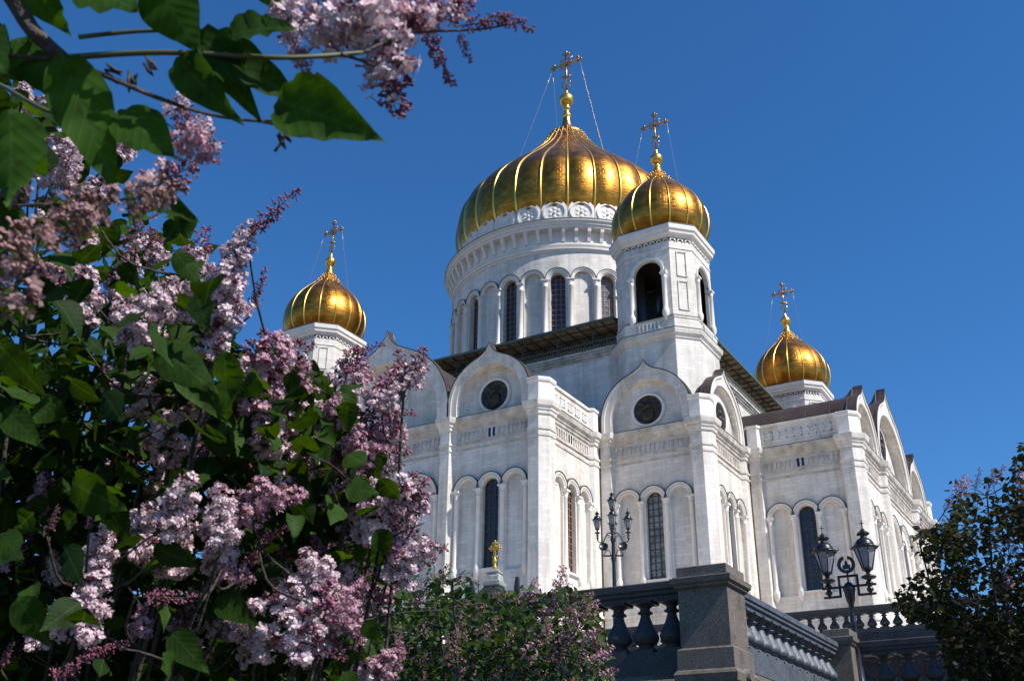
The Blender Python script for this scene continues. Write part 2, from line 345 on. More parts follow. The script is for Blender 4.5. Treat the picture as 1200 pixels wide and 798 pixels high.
def rotz(k): return Matrix.Rotation(k*pi/2, 4, 'Z')

# ------------------------------------------------------------------ ground and terraces
g = MB(); g.quad((-1500, -1500, -10.8), (1500, -1500, -10.8), (1500, 1500, -10.8), (-1500, 1500, -10.8)); struct(obj('ground', g, M['soil']))
g = MB(); g.box(-70, 54.0, -98.7, -70, -10.8, -6.5); g.box(54.0, 95, -90.6, -70, -10.79, -6.502); struct(obj('lower_terrace', g, M['paving']))
g = MB(); g.box(-72, 92, -78.2, 90, -10.75, -3.0); struct(obj('upper_terrace', g, M['paving']))
g = MB(); g.box(-72.2, 92.2, -78.6, -78.201, -10.7, -3.02); struct(obj('terrace_wall', g, M['basalt']))  # the dark tone of this wall face is painted shade
g = MB(); g.box(-70, 53.6, -98.8, -98.55, -10.8, -6.78); g.box(53.96, 54.2, -98.3, -90.8, -10.8, -6.6); g.box(54.3, 95, -90.85, -90.59, -10.8, -6.6)
g.tube([(-70, -98.86, -6.86), (54.66, -98.86, -6.86)], .1, 10)
struct(obj('retaining_wall', g, M['granite_pillar']))

# ------------------------------------------------------------------ cathedral
cath = thing('cathedral', 'white marble cathedral with five golden domes standing on the raised terrace', 'cathedral', (0, 0, -3))
w, c, d, s = 18.166, 29.188, 40.0, 10.355
PR, KC = .27, .70
ZB, ZC = -3.0, 25.69
WIN_B = 11.5
def holes_wall(mb, x0, x1, yf, yb, z0, z1, holes, f=None, mi=0, seg=14):
    """front sheet at y=yf with round-headed holes cut in it, reveals running back to yb. holes: (xc, r, zbot, zspring)"""
    F = f or (lambda x, y, z: (x, y, z))
    q = lambda a, b, c_, d_: mb.quad(F(*a), F(*b), F(*c_), F(*d_), False, mi)
    xs = [x0]
    for xc, r, zb, zs in holes: xs += [xc-r, xc+r]
    xs.append(x1)
    def strip(a, b, za, zb_):
        n = max(1, int(abs(b-a)/.8)) if f else 1
        for k in range(n):
            p, r_ = a+(b-a)*k/n, a+(b-a)*(k+1)/n
            q((p, yf, za), (r_, yf, za), (r_, yf, zb_), (p, yf, zb_))
    for k in range(0, len(xs), 2):
        if xs[k+1]-xs[k] > 1e-4: strip(xs[k], xs[k+1], z0, z1)
    for xc, r, zb, zs in holes:
        if zb > z0: strip(xc-r, xc+r, z0, zb)
        A = [(xc-r*math.cos(pi*k/seg), zs+r*math.sin(pi*k/seg)) for k in range(seg+1)]
        for a, b in zip(A, A[1:]):
            q((a[0], yf, a[1]), (b[0], yf, b[1]), (b[0], yf, z1), (a[0], yf, z1))
            q((a[0], yf, a[1]), (a[0], yb, a[1]), (b[0], yb, b[1]), (b[0], yf, b[1]))
        q((xc-r, yf, zb), (xc-r, yb, zb), (xc-r, yb, zs), (xc-r, yf, zs))
        q((xc+r, yf, zb), (xc+r, yf, zs), (xc+r, yb, zs), (xc+r, yb, zb))
        q((xc-r, yf, zb), (xc+r, yf, zb), (xc+r, yb, zb), (xc-r, yb, zb))
def archband(mb, xc, zs, ri, ro, y0, y1, f=None, seg=16, mi=0):
    """half-ring from y0 (front) to y1 (back)"""
    F = f or (lambda x, y, z: (x, y, z)); P = []
    for k in range(seg+1):
        a = pi*k/seg; cx_, sx_ = -math.cos(a), math.sin(a)
        P.append([F(xc+r*cx_, y, zs+r*sx_) for r, y in ((ri, y0), (ro, y0), (ro, y1), (ri, y1))])
    for a, b in zip(P, P[1:]):
        for i in range(4): j = (i+1) % 4; mb.quad(a[i], a[j], b[j], b[i], False, mi)
def column_mesh(x, y, z0, z1, r, capr, caph, baseh=.5):
    mb = MB()
    mb.lathe([(0, z0-.9), (r*.55, z0-.85), (r*1.1, z0-.55), (r*1.5, z0-.25), (r*1.5, z0), (r*1.5, z0+.1), (r*1.15, z0+.3), (r, z0+baseh), (r*.97, z1-caph), (r*1.2, z1-caph+.06),
              (r*.98, z1-caph+.12), (r*1.25, z1-caph*.55), (capr*.8, z1-caph*.4), (capr*.78, z1-caph*.34), (capr, z1-.16)], x, y, 12)
    mb.box(x-capr, x+capr, y-capr, y+capr, z1-.16, z1)
    return mb
def window_mb(x, r, y, zb, zs, seg=12):
    mb = MB(); pts = [(x-r, zb), (x+r, zb)]+[(x+r*math.cos(pi*k/seg), zs+r*math.sin(pi*k/seg)) for k in range(seg+1)]
    mb.extrude_poly(pts, y, y+.1); return mb
def lattice_mb(x, r, y, zb, zs, nx=3, dz=.62, t=.045):
    mb = MB()
    for k in range(nx+1):
        xx = x-r+2*r*k/nx; xx = min(max(xx, x-r+t), x+r-t); h = zs+math.sqrt(max(r*r-(xx-x)**2, 0))
        mb.box(xx-t, xx+t, y-.05, y, zb, h)
    z = zb+dz*.5
    while z < zs+r-.15:
        hw = r if z < zs else math.sqrt(max(r*r-(z-zs)**2, 0)); mb.box(x-hw, x+hw, y-.045, y-.003, z-t*.8, z+t*.8); z += dz
    archband(mb, x, zs, r-.09, r+.002, y-.07, y+.02)
    return mb
def bay(k, x0, x1, D, kind='a', lat='lattice', glass='glass', parapet=False):
    """one bay of wall facing -y at y=-D (before turning k quarter turns), with its blind arcade"""
    T = rotz(k); y = -(D-.35)
    mb = MB(); xm = (x0+x1)/2; sp = (x1-x0)/3; zs = 18.75
    ri = sp/2-.38; rw_ = .82 if sp > 2.3 else .62
    hol = [(xm-sp, ri, 11.2, zs), (xm, rw_, WIN_B, zs), (xm+sp, ri, 11.2, zs)]
    holes_wall(mb, x0-.3, x1+.3, y, y+.95, ZB, 25.0, hol)
    for xc in (xm-sp, xm+sp): mb.box(xc-ri-.05, xc+ri+.05, y+.26, y+.5, 11.1, zs+ri+.1)
    mb.box(x0-.3, x1+.3, y-.12, y+.05, 8.3, 8.6); mb.box(x0-.3, x1+.3, y-.3, y+.05, ZB, 1.2); mb.box(x0-.3, x1+.3, y-.2, y+.05, 1.2, 1.5)
    wall = obj('wall_bay', mb, M['marble'], cath, T)
    # archivolts
    ar = MB()
    for xc in (xm-sp, xm, xm+sp):
        archband(ar, xc, zs, sp/2-.36, sp/2-.1, y-.16, y+.12); archband(ar, xc, zs, sp/2-.12, sp/2+.06, y-.26, y+.02)
        if xc == xm: archband(ar, xc, zs, rw_, sp/2-.34, y-.06, y+.5)
        n = 13
        for q in range(n):   # beading round the arch
            a = pi*(q+.5)/n; ar.sphere((xc-math.cos(a)*(sp/2-.24), y-.18, zs+math.sin(a)*(sp/2-.24)), .07, 6, 4)
    obj('archivolt', ar, M['trim'], wall, T)
    ho = MB()
    for xc in (xm-sp, xm, xm+sp): archband(ho, xc, zs, sp/2+.05, sp/2+.13, y-.32, y+.01)
    obj('drip_flashing', ho, M['eave'], wall, T)
    for i in range(4):
        xc = x0+sp*i+(.14 if i == 0 else -.14 if i == 3 else 0)
        obj('column', column_mesh(xc, y-.05, 11.5, zs-.02, .21, .36, .75), M['trim'], wall, T)
    wi = obj('window', window_mb(xm, rw_, y+.42, WIN_B, zs), M[glass], wall, T)
    obj('window_lattice', lattice_mb(xm, rw_, y+.41, WIN_B, zs), M[lat], wall, T)
    si = MB(); si.box(xm-sp/2, xm+sp/2, y-.22, y+.3, WIN_B-.18, WIN_B-.002); obj('window_sill', si, M['trim'], wall, T)
    # entablature
    co = MB()
    co.box(x0-.3, x1+.3, y-.08, y+.05, 22.55, 22.72); co.box(x0-.3, x1+.3, y-.14, y+.05, 23.12, 23.32)
    n = max(3, int((x1-x0)/.46))
    xs_ = [x0+(x1-x0)*(i+.5)/n for i in range(n)]
    slit = kind == 'slit'
    for q, xx in enumerate(xs_):
        if slit and abs(xx-xm) < .62: continue
        hw = .12; co.box(xx-hw, xx+hw, y-.10, y+.05, 23.55, 24.3); archband(co, xx, 24.15, .12, .2, y-.12, y+.03, seg=6)
    prof = [(24.55, .02), (24.6, .14), (24.85, .16), (24.9, .28), (25.15, .34), (25.25, .52), (25.55, .6), (25.69, .62)]
    for (za, oa), (zb_, ob) in zip(prof, prof[1:]):
        co.quad((x0-.4, y-oa, za), (x1+.4, y-oa, za), (x1+.4, y-ob, zb_), (x0-.4, y-ob, zb_))
    co.quad((x0-.4, y-.62, 25.69), (x1+.4, y-.62, 25.69), (x1+.4, y+.6, 25.69), (x0-.4, y+.6, 25.69))
    obj('cornice', co, M['trim_old'], wall, T)
    fl = MB(); fl.box(x0-.4, x1+.4, y-.65, y-.2, 25.70, 25.76); obj('lead_flashing', fl, M['eave'], wall, T)
    if slit:
        sl = MB()
        for o_ in (-.26, .2): sl.box(xm+o_-.12, xm+o_+.14, y-.02, y+.2, 23.5, 24.35)
        obj('vent_slit', sl, M['glass'], wall, T)
    if parapet:
        pa = MB(); pa.box(x0-.3, x1+.3, y+.02, y+.8, 25.72, 28.0); pa.box(x0-.3, x1+.3, y-.12, y+.9, 28.0, 28.3)
        pa.box(x0-.3, x1+.3, y-.05, y+.4, 25.72, 26.0)
        n = 5
        for i in range(n):
            xx = x0+(x1-x0)*(i+.5)/n; h = .42
            for a, b, e, f_ in ((-h, h, -h, -h+.1), (-h, h, h-.1, h), (-h, -h+.1, -h, h), (h-.1, h, -h, h)): pa.box(xx+a, xx+b, y-.05, y+.1, 27.05+e, 27.05+f_)
        p_ = obj('parapet', pa, M['marble'], cath, T)
        for i in range(n):
            rl = MB(); xx = x0+(x1-x0)*(i+.5)/n; rl.box(xx-.34, xx+.34, y-.005, y+.1, 26.72, 27.38)
            for a in range(6): rl.sphere((xx+.19*math.cos(a*pi/3), y-.003, 27.05+.19*math.sin(a*pi/3)), .1, 6, 4, 0, (1, .3, 1))
            obj('relief_panel', rl, M['relief'], p_, T)
    return wall
def gable_pts(xc, R, z0, zc, ztip, n=18):
    th = R_(58); L = [(xc-R, z0)]
    for k in range(n+1): a = th*k/n; L.append((xc-R*math.cos(a), zc+R*math.sin(a)))
    px, pz = L[-1]; tx, tz = math.sin(th), math.cos(th)   # tangent
    t1 = (ztip-pz)*.55
    for k in range(1, 9):
        u = k/8; P0, P1, P2, P3 = (px, pz), (px+tx*R*.28, pz+tz*R*.28), (xc-R*.06, zc+R*1.0), (xc, ztip)
        b = [(1-u)**3, 3*u*(1-u)**2, 3*u*u*(1-u), u**3]
        L.append((sum(q*p[0] for q, p in zip(b, (P0, P1, P2, P3))), sum(q*p[1] for q, p in zip(b, (P0, P1, P2, P3)))))
    return L+[(2*xc-x, z) for x, z in L[-2::-1]]
def disc_roundel(xc, y, zc, r, parent, T):
    mb = MB(); n = 28
    mb.lathe([(0, .0), (r*.55, -.02), (r*.8, 0), (r, .06)], 0, 0, n)
    # a haloed half-figure in low relief
    mb.sphere((0, r*.32, .0), r*.3, 14, 6, 0, (1, 1, .18)); mb.sphere((0, r*.30, .06), r*.16, 10, 6, 0, (1, 1.2, .7))
    mb.sphere((0, -r*.35, .02), r*.45, 12, 6, 0, (.95, 1.1, .3)); mb.sphere((r*.3, -r*.12, .1), r*.14, 8, 5, 0, (.7, 1.7, .7)); mb.sphere((-r*.3, -r*.2, .1), r*.14, 8, 5, 0, (.7, 1.5, .7))
    mt = Matrix.Translation((xc, y, zc)) @ Matrix.Rotation(pi/2, 4, 'X'); mb.xform(mt)
    ro = obj('roundel', mb, M['bronze'], parent, T)
    rg = MB(); rg.lathe([(r-.04, .0), (r-.02, .12), (r+.1, .15), (r+.22, .11), (r+.26, -.02)], 0, 0, 32); rg.xform(mt)
    obj('roundel_frame', rg, M['trim'], parent, T)
def gable(k, x0, x1, D, ztip, zr, rr, roof_to):
    dp = .6 if D < 35 else 1.0
    T = rotz(k); xc = (x0+x1)/2; R = (x1-x0)/2; zc = 27.15 if R < 6 else 26.95; z0 = 25.72; y = -(D-.1)
    O = gable_pts(xc, R-.01, z0, zc, ztip)
    def inner(r, n): # same count as O, straight foot then semicircle
        P = [(xc-r, z0)]; m_ = n-2
        for q in range(m_): a = pi*q/(m_-1); P.append((xc-r*math.cos(a), zc+r*math.sin(a)))
        return P+[(xc+r, z0)]
    n = len(O); r1 = R*.80 if R < 6 else R*.83; r2 = r1-.14; r3 = r2-.12
    I1, I2, I3 = inner(r1, n), inner(r2, n), inner(r3, n)
    mb = MB()
    def ring(A, ya, B, yb):
        for q in range(n-1): mb.quad((A[q][0], ya, A[q][1]), (B[q][0], yb, B[q][1]), (B[q+1][0], yb, B[q+1][1]), (A[q+1][0], ya, A[q+1][1]))
    Om = [(xc+(x-xc)*(1-.3/R), z0+(z-z0)*(1-.3/(ztip-z0)) if z > z0 else z) for x, z in O]
    ring(O, y-.12, Om, y-.12); ring(Om, y-.12, Om, y); ring(Om, y, I1, y); ring(I1, y, I1, y+.2*dp); ring(I1, y+.2*dp, I2, y+.22*dp); ring(I2, y+.22*dp, I2, y+1.05*dp); ring(I2, y+1.05*dp, I3, y+1.07*dp); ring(I3, y+1.07*dp, I3, y+1.15*dp)
    mb.extrude_poly(I3, y+1.15*dp, y+1.15*dp+.12)
    # outer edge and back
    for q in range(n-1): mb.quad((O[q][0], y-.12, O[q][1]), (O[q+1][0], y-.12, O[q+1][1]), (O[q+1][0], y+.9, O[q+1][1]), (O[q][0], y+.9, O[q][1]))
    gb = obj('gable', mb, M['marble'], cath, T)
    disc_roundel(xc, y+1.15*dp-.07, zr, rr, gb, T)
    rf = MB(); O2 = [(xc+(x-xc)*(1+.10/R), z0+(z-z0)*(1+.10/(ztip-z0))) for x, z in O]
    zmax = zc+R*.985; low = [(x, min(z, zmax-.28*(abs(x-xc)/(R*.5))**2 if abs(x-xc) < R*.5 else z)) for x, z in O2]; low = [(xc+(x-xc)*(1-.9/R), z) for x, z in low]; nar = [(xc+(x-xc)*(1-.45/R), z-.05) for x, z in O2]
    secs = [(y-.16, O2), (y+.8, O2), (y+.82, nar), (y+1.5, [(a[0], a[1]*.45+b[1]*.55) for a, b in zip(nar, low)]), (y+2.6, low), (roof_to, low)]
    for (ya, A), (yb, B_) in zip(secs, secs[1:]):
        for q in range(n-1): rf.quad((A[q][0], ya, A[q][1]), (A[q+1][0], ya, A[q+1][1]), (B_[q+1][0], yb, B_[q+1][1]), (B_[q][0], yb, B_[q][1]))
    for q in range(n-1): rf.quad((O[q][0], y-.14, O[q][1]), (O2[q][0], y-.16, O2[q][1]), (O2[q+1][0], y-.16, O2[q+1][1]), (O[q+1][0], y-.14, O[q+1][1]))
    obj('barrel_roof', rf, M['copper'], gb, T)
PIER_LV = [(ZB, .35), (1.2, .35), (1.25, .22), (1.5, .22), (1.55, .0), (8.3, 0), (8.32, .1), (8.6, .1), (8.62, 0), (22.5, 0), (22.52, .08), (22.72, .1), (22.74, .02), (23.1, .02), (23.12, .12), (23.32, .14), (23.36, .02),
           (24.5, .02), (24.55, .16), (24.85, .2), (24.9, .3), (25.15, .34), (25.25, .5), (25.55, .58), (ZC, .6), (ZC+.05, .6)]
PIER_LV = [(z, o*.95 if z > 20 else o) for z, o in PIER_LV]
def mid_pier(k, x, D):
    mb = MB(); poly = [(x+.95, -D+.45), (x+.5, -D-PR), (x-.5, -D-PR), (x-.95, -D+.45)][::-1]
    mb.stack(poly, PIER_LV); obj('pier', mb, M['marble'], cath, rotz(k))
def corner_pier(k, X, Y, top=28.1):
    """X: +x corner, Y: -y corner"""
    mb = MB(); a = X+PR; b = -Y-PR
    poly = [(a-KC-1.05-.4, b+.75), (a-KC-1.05, b), (a-KC, b), (a, b+KC), (a, b+KC+1.05), (a-.75, b+KC+1.45), (a-2.2, b+2.3)]
    mb.stack(poly, PIER_LV); p = obj('pier', mb, M['marble'], cath, rotz(k))
    m2 = MB(); m2.stack(poly, [(ZC+.04, .0), (top-.45, .0), (top-.4, .1), (top-.28, .14), (top-.05, .16), (top, .12)]); obj('pier_block', m2, M['trim'], p, rotz(k))
def inner_pier(k, x, D, top=None):
    mb = MB(); poly = [(x-.85, -D+.5), (x-.5, -D-.08), (x+.5, -D-.08), (x+.85, -D+.5)]
    mb.stack(poly, PIER_LV); p = obj('pier', mb, M['marble'], cath, rotz(k))
    if top: m2 = MB(); m2.stack(poly, [(ZC+.04, 0), (top-.3, 0), (top-.26, .1), (top, .12)]); obj('pier_block', m2, M['trim'], p, rotz(k))
# mass of the building
core = MB()
core.box(w-.9, w-.03, -c+.03, -c+.9, ZB, 28.0); core.box(c-.9, c-.03, -w+.03, -w+.9, ZB, 28.0)
h = d-1.35; a_ = w-1.35; e_ = c-1.35
core.prism([(a_, -h), (a_, -e_), (e_, -e_), (e_, -a_), (h, -a_), (h, a_), (e_, a_), (e_, e_), (a_, e_), (a_, h), (-a_, h), (-a_, e_), (-e_, e_), (-e_, a_), (-h, a_), (-h, -a_), (-e_, -a_), (-e_, -e_), (-a_, -e_), (-a_, -h)], ZB, 25.6)
for HW, zt in ((24.8, 36.9), (21.5, 39.6)):
    core.prism([(18.7, -HW), (18.7, -18.7), (HW, -18.7), (HW, 18.7), (18.7, 18.7), (18.7, HW), (-18.7, HW), (-18.7, 18.7), (-HW, 18.7), (-HW, -18.7), (-18.7, -18.7), (-18.7, -HW)], 25.6 if HW > 22 else 36.9, zt)
obj('nave_wall', core, M['marble'], cath)
# facade A (k=0) and facade B (k=1): three bays each
for k in (0, 1):
    bay(k, -w+1.9, -w+s-1.0, d, 'slit'); bay(k, -w+s+1.0, w-s-1.0, d, 'plain'); bay(k, w-s+1.0, w-1.9, d, 'slit')
    mid_pier(k, w-s, d); mid_pier(k, -w+s, d)
    gable(k, w-s, w-1.5, d, 32.84, 27.86, 1.5, -22.0); gable(k, -w+1.5, -w+s, d, 32.84, 27.86, 1.5, -22.0); gable(k, -w+s, w-s, d, 36.9, 30.44, 1.9, -22.0)
corner_pier(0, w, d); corner_pier(3, w, d); corner_pier(1, w, d)
corner_pier(0, c, c)
# the corner pier of facade B nearest the camera: turned a quarter so its faces match
def corner_pier_B():
    mb = MB(); a = d+PR; b = -w-PR
    poly = [(a-KC-1.05-.4, b+.75), (a-KC-1.05, b), (a-KC, b), (a, b+KC), (a, b+KC+1.05), (a-.75, b+KC+1.45), (a-2.2, b+2.3)]
    mb.stack(poly, PIER_LV); p = obj('pier', mb, M['marble'], cath)
    m2 = MB(); m2.stack(poly, [(ZC+.04, .0), (27.65, .0), (27.7, .1), (27.82, .14), (28.05, .16), (28.1, .12)]); obj('pier_block', m2, M['trim'], p)
corner_pier_B()
# arm A right side wall (faces +x) and arm B near side wall (faces -y)
bay(1, -d+1.9, -c-1.5, w, 'slit', 'lattice_brown', 'glass', True)
bay(0, c+1.5, d-1.9, w, 'slit', 'lattice', 'glass', True)
inner_pier(1, -c-.72, w, 28.3); inner_pier(0, c+.72, w, 28.3)
# corner block: faces -y and +x; and the far left block's face
bay(0, w+1.5, c-1.9, c, 'plain', 'lattice', 'glass_pale'); bay(1, -c+1.9, -w-1.5, c, 'plain', 'lattice', 'glass')
inner_pier(0, w+.72, c); inner_pier(1, -w-.72, c)
gable(0, w+.35, c-1.35, c, 32.84, 27.86, 1.5, -21.9); gable(1, -c+1.35, -w-.35, c, 32.84, 27.86, 1.5, -21.9)
bay(0, -c+1.9, -w-1.5, c, 'plain'); gable(0, -c+1.35, -w-.35, c, 32.84, 27.86, 1.5, -21.9)
bay(1, w+1.5, c-1.9, c, 'plain'); gable(1, w+.35, c-1.35, c, 32.84, 27.86, 1.5, -21.9)

# central block: cornice, bracketed eave and low roof
E_, ZE = 26.2, 39.8
for k in (0, 1, 2, 3):
    T = rotz(k); L = 18.75
    co = MB()
    for z0, z1, o in ((36.25, 36.45, .08), (36.45, 36.7, .2), (36.7, 36.95, .34), (36.95, 37.2, .5)): co.box(-L, L, -24.8-o, -24.5, z0, z1)
    co.box(-L, L, -25, -21.4, 37.1, 37.201)
    cw = obj('wall_cornice', co, M['trim_old'], cath, T)
    ev = MB(); v0 = [(-L, -E_, ZE), (L, -E_, ZE), (L, -21, ZE-.05), (-L, -21, ZE-.05)]
    ev.quad(*v0[::-1]); so = obj('eave_soffit', ev, M['eave_board'], cath, T)
    rf = MB(); rf.quad((-L, -E_, ZE+.12), (L, -E_, ZE+.12), (L, -15.0, 43.2), (-L, -15.0, 43.2)); rf.quad((L, -E_, ZE+.12), (L, -E_, ZE+.02), (L, -15, 41), (L, -15, 43.2)); rf.quad((-L, -E_, ZE+.12), (-L, -15, 43.2), (-L, -15, 41), (-L, -E_, ZE+.02))
    obj('eave_roof', rf, M['copper'], so, T)
    gt = MB(); gt.box(-L, L, -E_-.1, -E_+.08, ZE-.08, ZE+.2); obj('gutter', gt, M['eave_green'], so, T)
    br = MB(); n = 26
    for i in range(n+1):
        x = -L+2*L*i/n; br.box(x-.04, x+.04, -E_+.1, -21.6, ZE-.16, ZE-.02)
        if i % 3 == 0:
            br.box(x-.06, x+.06, -25.2, -25.08, 37.2, ZE-.05); br.tube([(x, -25.14, 38.2), (x+.9, -E_+.25, ZE-.1)], .045, 4); br.tube([(x, -25.14, 38.2), (x+1.4, -23.4, ZE-.1)], .045, 4)
    for y_ in (-23.4, -25.14): br.box(-L, L, y_-.05, y_+.05, ZE-.2, ZE-.1)
    obj('eave_bracket', br, M['eave'], so, T)
    rl = MB(); n = 110
    for i in range(n):
        x = -L+2*L*(i+.5)/n; rl.lathe([(.06, 37.2), (.12, 37.34), (.13, 37.55), (.06, 37.8), (.1, 38.0)], x, -25.14, 6)
    rl.box(-L, L, -25.24, -25.04, 38.0, 38.14); obj('attic_railing', rl, M['eave'], so, T)

# drum
RD = 16.1
def bend(R=RD, a0=-pi/2):
    return lambda x, y, z: ((R-y)*math.cos(a0+x/R), (R-y)*math.sin(a0+x/R), z)   # here y is inward depth
dr = MB(); step = R_(11.25); spd = RD*step
B0 = bend(RD, 0)
hs = []
for i in range(32):
    a = i*step
    hs.append((a*RD, .95 if i % 2 == 0 else 1.12, 44.0, 53.15))
holes_wall(dr, -spd/2, 31.5*spd, 0, .9, 41, 57.2, hs, f=B0, seg=10)
for i in range(1, 32, 2):
    holes_wall(dr, i*spd-1.3, i*spd+1.3, .3, .32, 43, 55, [], f=B0)
drum = obj('drum', dr, M['marble'], cath, revolve=(0, 0, RD))
ar = MB(); ho = MB()
for i in range(32):
    archband(ar, i*spd, 53.15, 1.12, 1.36, -.2, .1, f=B0, seg=12); archband(ar, i*spd, 53.15, 1.34, 1.5, -.3, .05, f=B0, seg=12)
    archband(ho, i*spd, 53.15, 1.49, 1.58, -.36, .02, f=B0, seg=12)
    if i % 2 == 0: archband(ar, i*spd, 53.15, .93, 1.14, -.08, .4, f=B0, seg=12)
obj('archivolt', ar, M['trim'], drum); obj('drip_flashing', ho, M['eave'], drum)
cm = column_mesh(RD+.12, 0, 45.3, 53.05, .3, .46, .95).mesh('column', M['trim'])
for i in range(32):
    a = (i+.5)*step
    obj('column', cm, None, drum, Matrix.Rotation(a, 4, 'Z'))
wb = window_mb(0, .95, -RD+.75, 44, 53.15).mesh('window', M['glass']); wp = window_mb(0, .95, -RD+.75, 44, 53.15).mesh('window', M['glass_pale'])
lt = lattice_mb(0, .95, -RD+.74, 44, 53.15, 3, .7, .05).mesh('window_lattice', M['lattice_brown'])
for i in range(16):
    a = i*22.5
    if -155 < ((a+62+180) % 360)-180 < 155 or True:
        T = Matrix.Rotation(R_(a+90), 4, 'Z'); pale = abs(((a+45+180) % 360)-180) < 5
        obj('window', wp if pale else wb, None, drum, T); obj('window_lattice', lt, None, drum, T)
cn = MB()
cn.lathe([(RD-.1, 57.0), (RD+.12, 57.05), (RD+.15, 57.3), (RD+.32, 57.35), (RD+.35, 57.6), (RD+.1, 57.65), (RD+.1, 57.95), (RD+.25, 58.0), (RD+.25, 58.25), (RD+.05, 58.3), (RD+.05, 60.05), (RD+.95, 60.1), (RD+1.0, 60.4),
          (RD+1.15, 60.45), (RD+1.2, 60.8), (RD+1.4, 60.9), (RD+1.42, 61.15), (RD+.3, 61.35)], n=128, smooth=False)
for i in range(64):
    a = (i+.5)*2*pi/64; s0 = len(cn.v)
    cn.extrude_poly([(0, 58.35), (.3, 58.4), (.42, 58.9), (.8, 59.6), (.88, 60.08), (0, 60.08)], -.22, .22)
    cn.xform(Matrix.Rotation(a, 4, 'Z') @ Matrix.Translation((RD+.03, 0, 0)), s0)
obj('drum_cornice', cn, M['trim'], drum)
fl = MB(); fl.lathe([(RD+1.46, 61.1), (RD+1.48, 61.2), (RD+.3, 61.42)], n=128); obj('lead_flashing', fl, M['eave'], drum)
# kokoshnik ring
NK = 28; A0 = R_(-69.0)
RK = 15.55
kk = MB(); wk = 2*pi*RK/NK*.5-.05
P = gable_pts(0, wk, 61.35, 63.55, 65.75, 8)
kk.extrude_poly([(x, z) for x, z in P], -RK, -RK+.4)
for r0, r1_, y0 in ((1.34, 1.52, -.16), (1.18, 1.34, -.05)):
    n = 24
    for q in range(n):
        a, b = 2*pi*q/n, 2*pi*(q+1)/n
        A = [(r0*math.cos(a), r0*math.sin(a)), (r1_*math.cos(a), r1_*math.sin(a)), (r1_*math.cos(b), r1_*math.sin(b)), (r0*math.cos(b), r0*math.sin(b))]
        kk.extrude_poly([(x, z+63.25) for x, z in A], -RK+y0, -RK+.02)
for q in range(6):
    a = pi/6+q*pi/3; kk.sphere((.6*math.cos(a), -RK, 63.25+.6*math.sin(a)), .27, 8, 5, 0, (1, .25, 1))
kk.sphere((0, -RK-.02, 63.25), .2, 8, 5)
kk.sphere((0, -RK+.1, 65.75), .12, 6, 4)
km = kk.mesh('ornamental_gable', M['trim'])
for i in range(NK): obj('ornamental_gable', km, None, drum, Matrix.Rotation(A0+pi/2+i*2*pi/NK, 4, 'Z'))
bk = MB(); bk.lathe([(15.3, 61.3), (15.3, 64.6), (14.8, 64.7)], n=96); obj('parapet_ring', bk, M['trim'], drum)

def cspline(P, n=60):
    P = np.array(P); t = np.arange(len(P)); tt = np.linspace(0, len(P)-1, n); out = []
    for x in tt:
        i = min(int(x), len(P)-2); u = x-i; p0 = P[max(i-1, 0)]; p1 = P[i]; p2 = P[i+1]; p3 = P[min(i+2, len(P)-1)]
        out.append(tuple(.5*((2*p1)+(-p0+p2)*u+(2*p0-5*p1+4*p2-p3)*u*u+(-p0+3*p1-3*p2+p3)*u**3)))
    return out
def panels(pr, nr, a0, bulge=.03):
    """dome skin: one gilded panel between each pair of ribs, almost flat across"""
    mb = MB(); h = pi/nr
    for i in range(nr):
        am = a0+(2*i+1)*h; prev = None
        for r, z in pr:
            j = len(mb.v)
            for t in (-1, -.5, 0, .5, 1):
                a = h*t; q = r*math.cos(h)/math.cos(a)*(1+bulge*(1-t*t)); mb.v.append((q*math.cos(am+a), q*math.sin(am+a), z))
            if prev is not None:
                for k in range(4): mb.face((prev+k, prev+k+1, j+k+1, j+k), True)
            prev = j
    return mb
def dome(prof, cx, cy, nrib, a0, ribw, ribh, parent, name, scallop=.02):
    pr = cspline(prof, 54); rf = lambda a, z: 1+scallop*(abs(math.sin((a-a0)*nrib/2))-.8)
    mb = panels(pr, nrib, a0)
    Rm = max(r for r, z in prof); o = obj(name, mb, M['gold'], parent, revolve=(cx, cy, Rm))
    rib = MB(); L = []
    for q, (r, z) in enumerate(pr):
        fct = min(1, .35+.75*r/Rm); L.append((r, z, ribw*fct, ribh*(.45+.55*fct)))
    prev = None
    for r, z, hw, hh in L:
        P = [(r-.1, -hw, z), (r+hh*.7, -hw*.75, z), (r+hh, 0, z), (r+hh*.7, hw*.75, z), (r-.1, hw, z)]
        i = len(rib.v); rib.v += P
        if prev is not None:
            for k in range(4): rib.face((prev+k, prev+k+1, i+k+1, i+k), True)
        prev = i
    rm = rib.mesh('dome_rib', M['gold_rib'])
    for i in range(nrib): obj('dome_rib', rm, None, o, Matrix.Translation((cx, cy, 0)) @ Matrix.Rotation(a0+i*2*pi/nrib, 4, 'Z'))
    return o
